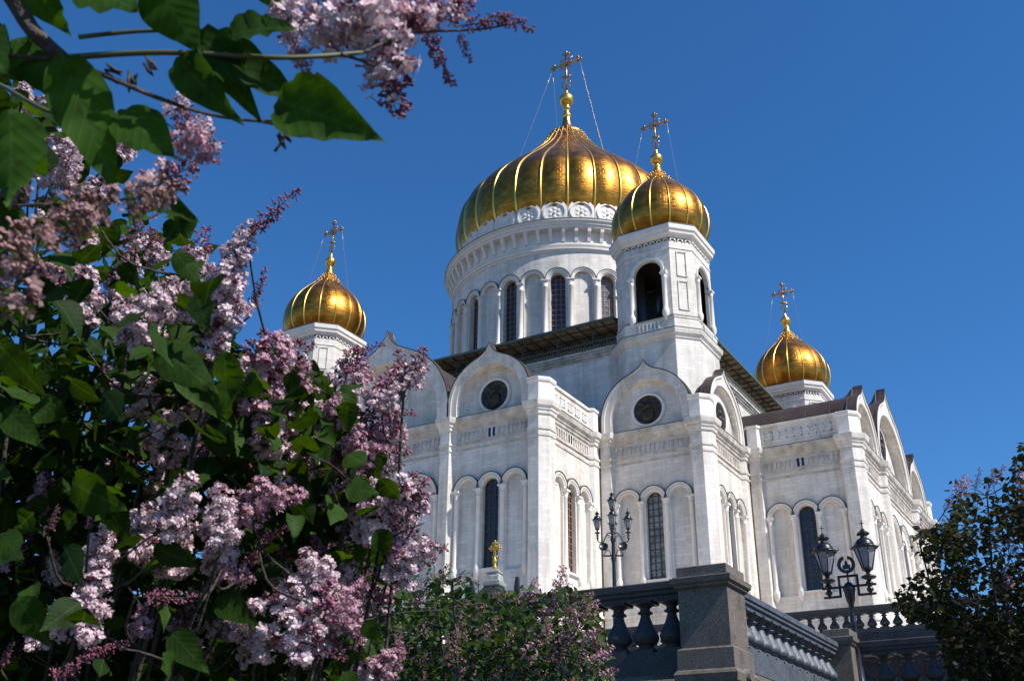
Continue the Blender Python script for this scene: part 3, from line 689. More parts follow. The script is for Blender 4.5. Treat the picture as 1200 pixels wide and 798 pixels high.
def cross_mb(cx, cy, zf, zt, zarm, half, t):
    """ornate orthodox cross in the x-z plane"""
    mb = MB(); F = lambda x, z: (cx+x, cy, z)
    H = zt-zf; b = t
    mb.tube([F(0, zf), F(0, zt-b*2)], [b*.9, b*.75], 8); mb.tube([F(-half+b*2, zarm), F(half-b*2, zarm)], b*.8, 8)
    def tref(x, z, dx, dz):
        mb.sphere(F(x, z), b*1.5, 8, 6, 0, (1, .6, 1))
        for ax, az in ((dx, dz), (-dz, dx), (dz, -dx)): mb.sphere(F(x+ax*b*2.1, z+az*b*2.1), b*1.25, 8, 6, 0, (1, .6, 1))
    tref(0, zt-b*3.0, 0, 1); tref(-half+b*3, zarm, -1, 0); tref(half-b*3, zarm, 1, 0)
    # ring and rays at the crossing
    n = 20; rr = half*.36
    mb.tube([F(rr*math.cos(2*pi*q/n), zarm+rr*math.sin(2*pi*q/n)) for q in range(n+1)], b*.42, 5)
    for q in range(4): a = pi/4+q*pi/2; mb.tube([F(0, zarm), F(half*.58*math.cos(a), zarm+half*.58*math.sin(a))], [b*.6, b*.2], 5)
    mb.sphere(F(0, zarm), b*1.6, 8, 6, 0, (1, .6, 1))
    # lower ornaments
    z1 = zarm-H*.30
    tref(0, z1, 0, -1); mb.tube([F(-half*.34, z1+b), F(half*.34, z1-b)], b*.5, 5)
    for sx in (-1, 1):
        mb.tube([F(0, zf+H*.1), F(sx*half*.22, zf+H*.16), F(sx*half*.28, zf+H*.26), F(sx*half*.1, zf+H*.3)], b*.4, 5)
    return mb
main = [(14.5, 62.6), (14.9, 63.6), (15.35, 64.6), (15.7, 65.8), (15.88, 67.2), (15.85, 68.8), (15.55, 70.4), (14.95, 72.0), (13.85, 73.6), (12.4, 75.2), (10.75, 76.8), (9.0, 78.4), (7.2, 80.2), (5.5, 82.0), (4.2, 83.6), (3.3, 85.0), (2.7, 86.1)]
dm = dome(main, 0, 0, NK, A0+pi/NK, .20, .26, cath, 'main_dome', .035)
cr = MB(); cr.lathe(cspline([(2.85, 85.8), (2.85, 86.2), (2.3, 86.55), (1.6, 87.0), (1.05, 87.8), (.72, 88.8), (.55, 90.2)], 20), n=56, rf=lambda a, z: 1+.04*math.sin(a*28))
for i in range(28):
    a = 2*pi*i/28
    for r, z, q in ((4.5, 83.3, .15), (3.8, 84.4, .18), (3.2, 85.4, .18), (2.75, 86.2, .2), (1.7, 87.0, .13)): cr.sphere((r*math.cos(a+z), r*math.sin(a+z), z), q, 6, 4)
cr.lathe([(4.5, 83.2), (3.9, 84.2), (3.3, 85.2), (2.8, 86.0)], n=56); obj('dome_collar', cr, M['gold_orn'], dm)
fn = MB(); fn.lathe(cspline([(.6, 89.8), (.72, 90.3), (.45, 90.7), (.42, 91.2), (.62, 91.6), (.45, 92.0), (.5, 92.4)], 24), n=20); fn.sphere((0, 0, 93.3), 1.12, 20, 14); fn.lathe([(.5, 94.2), (.35, 94.6), (.25, 95)], n=12)
obj('finial_ball', fn, M['gold_rib'], dm)
obj('cross', cross_mb(0, 0, 94.4, 102.9, 100.35, 2.75, .21), M['gold_orn'], dm)
wr = MB()
for sx, e in ((-1, (-8.2, -3.4, 78.6)), (-1, (-3.5, 5, 81.5)), (1, (5.2, 3.4, 80.6))):
    a = Vector((sx*2.4, 0, 100.2)); b = Vector(e); wr.tube([a.lerp(b, t)+Vector((0, 0, -1.6*t*(1-t))) for t in np.linspace(0, 1, 9)], .02, 4)
obj('guy_chain', wr, M['gold_rib'], dm)

# corner bell towers
t_, q_, kq = 23.575, 4.70, 1.92
def bell_tower(sx, sy):
    C = Vector((sx*t_, sy*t_, 0)); TT = Matrix.Translation(C)
    oc = [(q_-kq, -q_), (q_, -q_+kq), (q_, q_-kq), (q_-kq, q_), (-q_+kq, q_), (-q_, q_-kq), (-q_, -q_+kq), (-q_+kq, -q_)]
    mb = MB(); mb.stack(oc, [(25, -.2), (35.0, -.2), (35.05, -.1), (35.25, -.05), (35.5, .15), (35.85, .22), (36.0, .22), (36.1, .0), (36.12, -.25), (37.3, -.25), (37.32, -.18), (37.5, -.18), (37.52, -.6)])
    tw = obj('bell_tower', mb, M['marble'], cath, TT)
    fl = MB(); fl.stack(oc, [(36.0, .25), (36.07, .25)]); fl.stack(oc, [(37.5, -.15), (37.56, -.15)]); obj('lead_flashing', fl, M['eave'], tw, TT)
    qs, ks = q_-.42, kq-.16
    sh = MB(); hw = qs-ks; mk = MB()
    for k in range(4):
        s0 = len(sh.v); holes_wall(sh, -hw, hw, -qs, -qs+.35, 37.5, 46.2, [(0, 1.5, 37.55, 42.85)])
        sh.xform(rotz(k), s0)
        # chamfer face with sunk panels
        s0 = len(sh.v); L = ks*math.sqrt(2); Dc = (qs+qs-ks)/math.sqrt(2)
        sh.quad((-L/2, -Dc, 37.5), (L/2, -Dc, 37.5), (L/2, -Dc, 46.2), (-L/2, -Dc, 46.2))
        for z0, z1 in ((38.3, 41.6), (42.1, 45.0)):
            for a, b, e, f_ in ((-.55, .55, z0, z0+.1), (-.55, .55, z1-.1, z1), (-.55, -.45, z0, z1), (.45, .55, z0, z1)): sh.box(a, b, -Dc-.09, -Dc+.05, e, f_)
        sh.xform(rotz(k) @ Matrix.Rotation(pi/4, 4, 'Z'), s0)
    sh.prism(offset(oc, -1.2), 45.2, 46.0)
    shaft = obj('belfry', sh, M['marble'], tw, TT)
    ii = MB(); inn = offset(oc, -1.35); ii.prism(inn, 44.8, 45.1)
    # added corner blocks; their dark colour and the ceiling's paint in the chamber's shade
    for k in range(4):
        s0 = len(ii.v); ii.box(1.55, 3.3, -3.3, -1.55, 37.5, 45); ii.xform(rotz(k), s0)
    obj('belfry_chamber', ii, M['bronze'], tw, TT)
    ar = MB()
    for k in range(4):
        s0 = len(ar.v)
        archband(ar, 0, 42.85, 1.5, 1.66, -qs-.12, -qs+.1); archband(ar, 0, 42.85, 1.64, 1.84, -qs-.2, -qs+.02)
        ar.box(-2.1, -1.5, -qs-.22, -qs+.1, 42.5, 42.85); ar.box(1.5, 2.1, -qs-.22, -qs+.1, 42.5, 42.85)
        # balustrade slab across the opening
        for q in range(6): x = -1.25+2.5*(q+.5)/6; ar.box(x-.09, x+.09, -q_+.1, -q_+.2, 36.35, 37.1)
        ar.box(-1.4, 1.4, -q_+.12, -q_+.2, 36.25, 36.35); ar.box(-1.4, 1.4, -q_+.12, -q_+.2, 37.1, 37.2)
        for z in (45.3,): ar.box(-hw, hw, -qs-.08, -qs+.02, z, z+.14)
        for i in range(7): x = -hw+2*hw*(i+.5)/7; archband(ar, x, 46.2, .2, .3, -qs-.1, -qs+.02, seg=6)
        ar.xform(rotz(k), s0)
        s0 = len(ar.v); L = ks*math.sqrt(2); Dc = (qs+qs-ks)/math.sqrt(2)
        for z in (45.3,): ar.box(-L/2, L/2, -Dc-.08, -Dc+.02, z, z+.14)
        for i in range(3): x = -L/2+L*(i+.5)/3; archband(ar, x, 46.2, .22, .34, -Dc-.1, -Dc+.02, seg=6)
        ar.xform(rotz(k) @ Matrix.Rotation(pi/4, 4, 'Z'), s0)
    obj('arch_surround', ar, M['trim'], shaft, TT)
    cmn = column_mesh(0, 0, 38.1, 42.5, .24, .34, .6)
    for k in range(4):
        for x in (-1.82, 1.82):
            mm = MB(); mm.v = list(cmn.v); mm.f = cmn.f; mm.sm = cmn.sm; mm.mi = cmn.mi
            mm.xform(Matrix.Translation((x, -qs-.12, 0))); mm.xform(rotz(k)); obj('column', mm, M['trim'], shaft, TT)
    cnm = MB(); cnm.stack(oc, [(46.6, -.45), (46.65, -.32), (46.85, -.28), (46.95, -.02), (47.3, .04), (47.38, .16), (47.75, .2), (47.95, .2), (48.0, -.4)])
    obj('tower_cornice', cnm, M['trim'], tw, TT)
    fl = MB(); fl.stack(oc, [(47.9, .23), (48.0, .23), (48.02, -.4)]); obj('lead_flashing', fl, M['eave'], tw, TT)
    bl = MB(); bl.lathe(cspline([(.95, 40.0), (.85, 40.25), (.65, 40.9), (.55, 41.5), (.4, 41.9), (.05, 42.05)], 20), n=20); bl.tube([(0, 0, 42), (0, 0, 45)], .07, 6); bl.tube([(-2, 0, 43.2), (2, 0, 43.2)], .12, 6)
    obj('bell', bl, M['bronze'], tw, TT)
    prof = [(4.2, 47.7), (4.75, 48.5), (5.12, 49.5), (5.22, 50.5), (5.12, 51.5), (4.75, 52.6), (4.1, 53.7), (3.25, 54.7), (2.35, 55.6), (1.6, 56.4)]
    dd = dome(prof, 0, 0, 16, R_(-78.3+45*0), .13, .16, tw, 'dome', .02) if False else None
    return tw, TT
def small_dome(parent, TT):
    prof = [(4.2, 47.7), (4.75, 48.5), (5.12, 49.5), (5.22, 50.5), (5.12, 51.5), (4.75, 52.6), (4.1, 53.7), (3.25, 54.7), (2.35, 55.6), (1.6, 56.4)]
    pr = cspline(prof, 36); nr = 16; a0 = R_(-79.0)
    mb = panels(pr, nr, a0, .035); o = obj('dome', mb, M['gold'], parent, TT, (0, 0, 5.2))
    rib = MB()
    for i in range(nr):
        a = a0+i*2*pi/nr; ca, sa = math.cos(a), math.sin(a); prev = None
        for r, z in pr:
            f_ = .35+.65*r/5.2; hw = .095*f_; hh = .12*f_
            P = [(r-.06, -hw), (r+hh*.7, -hw*.75), (r+hh, 0), (r+hh*.7, hw*.75), (r-.06, hw)]; j = len(rib.v)
            rib.v += [(x*ca-y*sa, x*sa+y*ca, z) for x, y in P]
            if prev is not None:
                for k in range(4): rib.face((prev+k, prev+k+1, j+k+1, j+k), True)
            prev = j
    obj('dome_rib', rib, M['gold_rib'], parent, TT)
    cr = MB(); cr.lathe(cspline([(1.85, 55.9), (1.65, 56.4), (1.2, 56.9), (.8, 57.5), (.5, 58.1), (.4, 58.5)], 14), n=32)
    for i in range(16):
        a = 2*pi*i/16
        for r, z, q in ((1.9, 56.0, .16), (1.4, 56.8, .12), (.9, 57.5, .1)): cr.sphere((r*math.cos(a+z), r*math.sin(a+z), z), q, 6, 4)
    cr.lathe(cspline([(.4, 58.3), (.52, 58.55), (.3, 58.8), (.3, 59.0)], 8), n=12); cr.sphere((0, 0, 59.68), .72, 16, 10); cr.lathe([(.3, 60.3), (.2, 60.6), (.15, 60.9)], n=10)
    obj('finial_ball', cr, M['gold_rib'], parent, TT)
    obj('cross', cross_mb(0, 0, 60.5, 66.15, 64.4, 1.68, .13), M['gold_orn'], parent, TT)
    wr = MB()
    for sx, e in ((-1, (-3.2, -1.2, 54.3)), (1, (1.8, 2.2, 55.2))):
        a = Vector((sx*1.5, 0, 64.3)); b = Vector(e); wr.tube([a.lerp(b, t)+Vector((0, 0, -.8*t*(1-t))) for t in np.linspace(0, 1, 7)], .013, 4)
    obj('guy_chain', wr, M['gold_rib'], parent, TT)
for sx, sy in ((1, -1), (-1, -1), (1, 1), (-1, 1)):
    tw, TT = bell_tower(sx, sy); small_dome(tw, TT)


# ------------------------------------------------------------------ balustrades
def baluster_mesh(z0, h, r, n=14):
    mb = MB(); b = .9*r
    mb.box(-b, b, -b, b, z0, z0+.07*h)
    P = [(.72, .07), (.80, .10), (.62, .13), (.60, .16), (.86, .21), (1.0, .29), (.98, .36), (.80, .46), (.56, .58), (.40, .69), (.36, .75), (.55, .77), (.60, .80), (.42, .83), (.40, .88), (.62, .92), (.74, .95)]
    mb.lathe(cspline([(r*a, z0+h*z) for a, z in P], 40), n=n)
    mb.box(-b*.95, b*.95, -b*.95, b*.95, z0+.95*h, z0+h); return mb
def balustrade(name, label, p0, p1, zrail_top, zrail_bot, zbot, zplinth, wdt, spacing, mats, r=.22, upper=0.0):
    p0 = Vector(p0); p1 = Vector(p1); dv = p1-p0; L = dv.length; ang = math.atan2(dv.y, dv.x)
    t = thing(name, label, 'balustrade', (p0.x, p0.y, zplinth)); W = Matrix.Translation((p0.x, p0.y, 0)) @ Matrix.Rotation(ang, 4, 'Z')
    rl = MB(); H = zrail_top-zrail_bot
    prof = [(-wdt*.36, zrail_bot), (-wdt*.36, zrail_bot+H*.18), (-wdt*.44, zrail_bot+H*.26), (-wdt*.44, zrail_bot+H*.45), (-wdt*.5, zrail_bot+H*.55), (-wdt*.5, zrail_top-H*.08), (-wdt*.46, zrail_top)]
    if upper: prof += [(-wdt*.3, zrail_top+.01), (-wdt*.3, zrail_top+upper)]
    poly = prof+[(-y, z) for y, z in prof[::-1]]; n = len(poly); i = len(rl.v)
    rl.v += [(0, y, z) for y, z in poly]+[(L, y, z) for y, z in poly]
    for q in range(n): j = (q+1) % n; rl.face((i+q, i+n+q, i+n+j, i+j))
    rl.face([i+q for q in range(n)][::-1]); rl.face([i+n+q for q in range(n)])
    obj('rail', rl, mats[0], t, W)
    pl = MB(); pl.box(0, L, -wdt*.42, wdt*.42, zplinth+.12, zbot); pl.box(0, L, -wdt*.5, wdt*.5, zplinth, zplinth+.12); obj('plinth', pl, mats[1], t, W)
    bm_ = baluster_mesh(zbot, zrail_bot-zbot, r).mesh('baluster', mats[0]); nb = int(L/spacing); o0 = (L-(nb-1)*spacing)/2
    for k in range(nb): obj('baluster', bm_, None, t, W @ Matrix.Translation((o0+k*spacing, 0, 0)))
    return t
def pillar(name, label, cx, cy, hw, hd, z0, z1, mat):
    t = thing(name, label, 'pillar', (cx, cy, z0)); T = Matrix.Translation((cx, cy, 0)); H = z1-z0
    sq = [(-hw, -hd), (hw, -hd), (hw, hd), (-hw, hd)]
    b = MB(); b.stack(sq, [(z0, .07), (z0+.12, .09), (z0+.17, .06), (z0+.19, .035), (z0+.5, .03), (z0+.53, .0)]); obj('base', b, mat, t, T)
    b = MB(); b.stack(sq, [(z0+.531, -.02), (z1-.37, -.02)]); obj('shaft', b, mat, t, T)
    b = MB(); b.stack(sq, [(z1-.369, -.01), (z1-.34, .03), (z1-.31, .035), (z1-.28, .075), (z1-.2, .085), (z1-.19, .05), (z1-.17, .045), (z1-.165, -.01), (z1-.015, -.01), (z1, -.025)]); obj('cap', b, mat, t, T)
    return t
balustrade('stone_balustrade', 'dark granite balustrade running left from the big square pillar, behind the small pink lilac', (26.0, -98.65), (53.62, -98.65), -5.25, -5.53, -6.40, -6.79, .52, .49, (M['granite'], M['granite']))
balustrade('stone_balustrade', 'grey-blue balustrade slanting away between the two square granite pillars', (53.96, -98.40), (53.96, -91.42), -5.25, -5.5, -6.22, -6.62, .5, .49, (M['granite_grey'], M['granite_grey']))
balustrade('stone_balustrade', 'dark balustrade to the right of the small pillar, in front of the two-lantern lamp', (54.55, -90.75), (70.0, -91.2), -5.2, -5.48, -6.2, -6.62, .5, .52, (M['granite'], M['granite']), upper=.2)
balustrade('stone_balustrade', 'far dark balustrade along the upper terrace below the cathedral wall', (22.0, -78.35), (62.6, -78.35), -2.02, -2.25, -2.78, -3.0, .4, .42, (M['granite'], M['granite']), r=.165)
pillar('granite_pillar', 'big square granite pillar with a moulded cap at the corner of the terrace', 54.08, -98.84, .44, .44, -6.98, -5.15, M['granite_pillar'])
pillar('granite_pillar', 'smaller granite pillar at the far end of the slanting balustrade', 54.17, -91.02, .3, .36, -6.8, -4.95, M['granite_pillar'])

# ------------------------------------------------------------------ lamps
def lantern(parent, T, sc, cross=True, wide=1.0):
    """six-sided lantern, glass tapering down; local z=0 is the bottom of the glass"""
    A = MB(); n = 6; S = lambda r, z, a: (r*math.cos(a), r*math.sin(a), z)
    for k in range(n):
        a, b = 2*pi*k/n, 2*pi*(k+1)/n
        A.tube([S(.105, 0, a), S(.235, .56, a)], .012, 4)
        # little horn at each corner of the brim
        A.tube([S(.25, .56, a), S(.31, .58, a), S(.325, .65, a)], [.016, .014, .006], 4)
    A.lathe([(.0, -.02), (.12, -.02), (.125, .03), (.10, .035)], n=6, smooth=False)
    A.lathe([(.22, .545), (.275, .55), (.29, .58), (.25, .61), (.20, .64), (.205, .68), (.15, .78), (.07, .84), (.06, .88), (.10, .92), (.12, .96), (.09, 1.0), (.05, 1.03), (.04, 1.07), (0, 1.09)], n=12)
    for k in range(6): a = 2*pi*k/6; A.sphere(S(.10, .94, a), .045, 6, 4)
    if cross: A.tube([(0, 0, 1.08), (0, 0, 1.30)], .010, 4); A.tube([(-.05, 0, 1.23), (.05, 0, 1.23)], .010, 4); A.sphere((0, 0, 1.23), .02, 6, 4)
    A.lathe([(.11, -.02), (.06, -.05), (.045, -.10), (.05, -.13), (.14, -.17), (.17, -.2), (.14, -.23), (.05, -.27), (.05, -.3), (.085, -.34), (.085, -.38), (.05, -.42), (.05, -.47), (.08, -.5), (.07, -.55), (.035, -.58), (.05, -.62), (.03, -.66), (0, -.68)], n=10)
    TT = T @ Matrix.Diagonal((sc*wide, sc*wide, sc, 1))
    fr = obj('lantern', A, M['iron'], parent, TT)
    G = MB()
    for k in range(n):
        a, b = 2*pi*k/n, 2*pi*(k+1)/n; G.quad(S(.10, .03, a), S(.10, .03, b), S(.228, .55, b), S(.228, .55, a))
    obj('lantern_glass', G, M['lampglass'], fr, TT)
    B = MB(); B.lathe([(.0, .1), (.035, .12), (.05, .25), (.035, .36), (0, .38)], n=10); obj('bulb', B, M['trim'], fr, TT)
LX, LY = 54.17, -89.6
lamp2 = thing('street_lamp', 'black iron lamp with two lanterns on angular arms and a ring emblem between them', 'street lamp', (LX, LY, -6.5))
T = Matrix.Translation((LX, LY, 0)); ZA = -3.68
p = MB(); p.lathe([(.26, -6.5), (.26, -6.4), (.2, -6.36), (.18, -6.0), (.12, -5.9), (.10, -5.6), (.075, -5.5), (.07, -4.6), (.085, -4.55), (.07, -4.5), (.065, -4.1), (.10, -4.02), (.12, -3.9), (.13, -3.8), (.15, -3.75), (.13, -3.68), (.08, -3.6), (.0, -3.56)], n=14)
obj('pole', p, M['iron'], lamp2, T)
p = MB(); bt = .024
def bar(p, x0, z0, x1, z1, t=bt): p.tube([(x0, 0, z0), (x1, 0, z1)], t*1.25, 4, smooth=False)
for sx in (-1, 1):
    bar(p, 0, ZA, sx*.60, ZA); bar(p, sx*.22, ZA-.235, sx*.22, ZA+.275); bar(p, sx*.195, ZA-.22, sx*.58, ZA-.22); bar(p, 0, ZA+.25, sx*.245, ZA+.25)
    p.sphere((sx*.62, 0, ZA), .035, 6, 4); p.sphere((sx*.60, 0, ZA-.22), .032, 6, 4)
obj('arm', p, M['iron'], lamp2, T)
p = MB(); p.tube([(0, 0, ZA), (0, 0, ZA+.36)], .022, 6); n = 22; ZR = ZA+.53
for q in range(n):
    a, b = R_(105)+R_(330)*q/n, R_(105)+R_(330)*(q+1)/n
    A = [(r*math.cos(t), ZR+r*math.sin(t)) for r, t in ((.135, a), (.215, a), (.215, b), (.135, b))]; p.extrude_poly(A, -.02, .02)
p.extrude_poly([(-.085, ZR-.11), (.085, ZR-.11), (.095, ZR-.02), (.06, ZR+.01), (.045, ZR-.03), (.03, ZR+.06), (.0, ZR+.12), (-.03, ZR+.06), (-.045, ZR-.03), (-.06, ZR+.01), (-.095, ZR-.02)], -.015, .015)
obj('emblem', p, M['iron'], lamp2, T)
for sx in (-1, 1): lantern(lamp2, Matrix.Translation((LX+sx*.49, LY, ZA+.36)), .92, wide=1.2)
L1 = (41.79, -76.57); LR = Matrix.Rotation(R_(25), 4, 'Z')
lamp1 = thing('street_lamp', 'tall black lamp post with five lanterns and two round floodlights by the cathedral', 'street lamp', (*L1, -3.0))
T = Matrix.Translation((*L1, 0)) @ LR
_o = at(720, 640, 1.0); 
sc1 = .80
def zat(v, u=719):
    """height on the vertical through lamp 1 at picture row v"""
    lo, hi = -3.0, 8.0
    for _ in range(40):
        mi = (lo+hi)/2; r = np.array([L1[0], L1[1], mi])-CAM; vv = 399-FOC*(r@UP)/(r@FW)
        if vv > v: lo = mi
        else: hi = mi
    return lo
ZT = zat(597.5); ZL = zat(620); ZB1 = zat(651); ZD = zat(641)
p = MB(); p.lathe([(.3, -3), (.3, -2.8), (.2, -2.7), (.17, -2.0), (.11, -1.8), (.10, -1.2), (.085, -1.1), (.075, ZB1-.3), (.11, ZB1-.1), (.08, ZB1), (.065, ZL-.6), (.10, ZL-.5), (.12, ZL-.4), (.07, ZL-.3), (.05, ZT-.5), (.05, ZT)], n=12); obj('pole', p, M['iron'], lamp1, T)
RA = .64
for k in range(4):
    a = k*pi/2; p = MB()
    pts = [(0, 0, ZL-.30), (.10, 0, ZL-.16), (.22, 0, ZL-.18), (.31, 0, ZL-.32), (.39, 0, ZL-.50), (.50, 0, ZL-.56), (RA-.02, 0, ZL-.50), (RA, 0, ZL-.38)]
    p.tube(cspline(pts, 24), .024, 5); n = 12
    p.tube([(.2+.08*(1-q/n)*math.cos(q*.7), 0, ZL-.30+.08*(1-q/n)*math.sin(q*.7)) for q in range(n)], .014, 4)
    p.xform(Matrix.Rotation(a, 4, 'Z')); obj('arm', p, M['iron'], lamp1, T)
    lantern(lamp1, T @ Matrix.Translation((RA*math.cos(a), RA*math.sin(a), ZL)), .72)
lantern(lamp1, T @ Matrix.Translation((0, 0, ZT)), .72)
p = MB(); p.tube([(-.42, 0, ZB1), (.42, 0, ZB1)], .035, 6)
for sx in (-1, 1): p.tube(cspline([(sx*.40, 0, ZB1), (sx*.36, 0, ZB1+.12), (sx*.2, 0, ZB1+.25), (sx*.1, 0, ZB1+.02)], 12), .018, 5)
obj('crossbar', p, M['iron'], lamp1, T)
for sx in (-1, 1):
    p = MB(); p.lathe([(0, -.12), (.1, -.11), (.18, -.03), (.2, .05), (.185, .07), (.16, .04), (.0, .02)], n=18)
    p.xform(Matrix.Translation((sx*.40, -.05, ZD)) @ Matrix.Rotation(R_(65), 4, 'X')); obj('floodlight', p, M['iron'], lamp1, T)

# ------------------------------------------------------------------ gold cross on a stone post over a dark roof
mx_, my_ = 44.35, -89.98
mon = thing('wayside_chapel', 'small chapel with a dark roof and a gold cross on a stone post', 'chapel', (mx_, my_, -6.5))
T = Matrix.Translation((mx_, my_, 0)) @ Matrix.Rotation(R_(8), 4, 'Z')
p = MB(); p.box(-1.0, 1.0, -1.0, 1.0, -6.5, -3.95); p.box(-1.1, 1.1, -1.1, 1.1, -4.1, -3.9); p.box(-1.05, 1.05, -1.05, 1.05, -6.49, -6.2); obj('wall', p, M['granite_pillar'], mon, T)
p = MB(); sq = [(-1, -1), (1, -1), (1, 1), (-1, 1)]
p.stack([(x*1.25, y*1.25) for x, y in sq], [(-3.9, 0), (-3.82, .03), (-3.72, -.15), (-3.45, -.5), (-3.1, -.8), (-2.85, -1.0), (-2.75, -1.05)]); rf = obj('roof', p, M['roof_dark'], mon, T)
for sx in (-1, 1):
    q = MB(); x0 = sx*.62; pts = [(x0-.02, -3.35), (x0+sx*.2, -3.45), (x0+sx*.16, -2.95), (x0+sx*.13, -2.55), (x0+sx*.06, -2.55), (x0+sx*.02, -2.8)]
    q.extrude_poly(pts, -.06, .06); obj('acroterion', q, M['roof_dark'], rf, T)
p = MB(); s2 = [(x*.16, y*.16) for x, y in sq]
p.stack(s2, [(-3.15, -.03), (-3.0, -.02), (-2.78, .06), (-2.76, .09), (-2.66, .10), (-2.64, .04), (-2.5, .03), (-2.42, 0), (-2.40, .03), (-2.36, .03), (-2.33, -.04), (-2.28, -.05)]); obj('stone_post', p, M['stone_grey'], mon, T)
p = cross_mb(0, 0, -2.28, -1.43, -1.66, .2, .028); p.lathe([(.06, -2.28), (.075, -2.2), (.04, -2.14), (.06, -2.08), (.075, -2.02), (.04, -1.96), (.035, -1.9)], n=10)
p.box(-.035, .035, -.025, .025, -2.2, -1.5); p.box(-.14, .14, -.025, .025, -1.69, -1.63)
obj('cross', p, M['gold_paint'], mon, T)
p = MB(); p.tube([(-.5, 0, -3.2), (-.5, 0, -2.55)], .012, 4); p.tube([(-.56, 0, -2.68), (-.44, 0, -2.68)], .012, 4); obj('roof_finial', p, M['iron'], mon, T)

# ------------------------------------------------------------------ lilacs
rng = np.random.default_rng(7); random.seed(7)
def leaf_template(rows):
    prof = [(0, 0), (.02, .1), (.05, .185), (.09, .265), (.14, .335), (.2, .385), (.27, .41), (.34, .415), (.42, .395), (.5, .355), (.58, .3), (.66, .24), (.74, .18), (.82, .12), (.9, .06), (.96, .02), (1, 0)] if rows > 8 else [(0, 0), (.05, .17), (.14, .33), (.27, .41), (.42, .39), (.58, .30), (.74, .18), (.88, .075), (1, 0)] if rows > 5 else [(0, 0), (.12, .32), (.38, .41), (.7, .22), (1, 0)]
    V = []; U = []; F = []
    for v, h in prof:
        h = max(h, .004)
        for sx in (-1, 0, 1):
            V.append((sx*h, v, (.30*h if sx else 0)-.22*v*v)); U.append((.5+sx*h, v))
    for r in range(len(prof)-1):
        for q in (0, 1): a = r*3+q; F.append((a, a+1, a+4, a+3))
    return np.array(V), np.array(U), F
def norm(a): return a/np.maximum(np.linalg.norm(a, axis=-1, keepdims=True), 1e-9)
def leaves_mb(base, axis, nrm, size, rows=8, width=None):
    """base, axis (towards the tip), nrm (upper side): n x 3; one leaf each"""
    TV, TU, TF = leaf_template(rows); n = len(base); axis = norm(axis); side = norm(np.cross(axis, nrm)); up = np.cross(side, axis)
    wd = (np.ones(n) if width is None else width)[:, None, None]
    curl = rng.uniform(-.6, 1.6, n)[:, None, None]; wav = rng.uniform(-.05, .05, (n, len(TV), 1))*(np.abs(TV[None, :, 0:1]) > .01)
    P = base[:, None, :]+size[:, None, None]*(TV[None, :, 0:1]*wd*side[:, None, :]+TV[None, :, 1:2]*axis[:, None, :]+((TV[None, :, 2:3])*curl+wav)*up[:, None, :])
    mb = MB(); mb.v = [tuple(p) for p in P.reshape(-1, 3)]; m_ = len(TV)
    mb.f = [tuple(a+k*m_ for a in f) for k in range(n) for f in TF]; mb.sm = [True]*len(mb.f); mb.mi = [0]*len(mb.f)
    mb.uv = np.tile(TU, (n, 1)); return mb
def panicle_mesh(seed, kind, nfl=150, fs=1.0):
    """flower spike along +z, one unit long; slots: petal, bud, stem"""
    r = random.Random(seed); mb = MB()
    mb.tube([(0, 0, -.25), (0, 0, .5), (0.01, 0, .95)], [.012, .01, .006], 5, mi=2)
    subs = []; k = 0; z = .03
    while z < .97:
        for q in range(2 if z > .5 else 3):
            a = k*2.4+r.uniform(-.5, .5); k += 1; L = (.27 if kind != 'bud' else .15)*(1-z)**.55*r.uniform(.55, 1.15)
            subs.append((z, a, L))
        z += .075+r.uniform(0, .03)
    subs.append((.97, 0, .02))
    def frame(d):
        d = d.normalized(); a = d.orthogonal().normalized(); return d, a, d.cross(a)
    for z, a, L in subs:
        tip = Vector((L*math.cos(a), L*math.sin(a), z+L*.35)); c0 = Vector((0, 0, z-.02))
        mb.tube([c0, tip], [.006, .003], 3, mi=2)
        m_ = max(3, int(nfl*(L+.06)/ (sum(x[2]+.06 for x in subs))))
        pbud = {'open': .05 if z < .8 else .5, 'pink': .08 if z < .7 else .6, 'mix': .25 if z < .45 else .95, 'bud': 1.0, 'fade': .35 if z < .5 else .8}[kind]
        for q in range(m_):
            t = r.uniform(.35, 1.05); base = c0.lerp(tip, t)
            d = Vector((r.gauss(0, 1), r.gauss(0, 1), r.gauss(.35, 1)))+Vector((math.cos(a), math.sin(a), .2))*1.1; d, e, f_ = frame(d)
            if r.random() < pbud:
                l = r.uniform(.055, .085)*fs; pts = [base, base+d*l*.6, base+d*l*.85, base+d*l]
                mb.tube(pts, [.007*fs, .010*fs, .017*fs, .005*fs], 5, mi=1)
            else:
                l = r.uniform(.05, .08)*fs; c1 = base+d*l; mb.tube([base, c1], [.006, .009], 3, mi=0 if r.random() < .5 else 1, cap=False)
                rot = r.uniform(0, 6.28); pr = r.uniform(.038, .054)*fs; cup = r.uniform(-.1, .5)
                for p in range(4):
                    an = rot+p*pi/2; u = e*math.cos(an)+f_*math.sin(an); w_ = d.cross(u)
                    i = len(mb.v); mb.v += [tuple(c1), tuple(c1+u*pr*.6+w_*pr*.42+d*pr*cup*.4), tuple(c1+u*pr+d*pr*cup), tuple(c1+u*pr*.6-w_*pr*.42+d*pr*cup*.4)]
                    mb.face((i, i+1, i+2, i+3), False, 0)
    mats = {'open': ('petal', 'bud'), 'pink': ('petal_pink', 'bud'), 'mix': ('petal', 'bud'), 'bud': ('petal_pink', 'bud'), 'fade': ('petal_pink', 'bud_brown')}[kind]
    return mb.mesh('flower_cluster', [M[mats[0]], M[mats[1]], M['stem']], uv=False)
PAN = {k: [panicle_mesh(i*11+len(k), k, n, 1.2) for i in range(4)] for k, n in (('open', 400), ('pink', 320), ('mix', 280), ('bud', 130))}
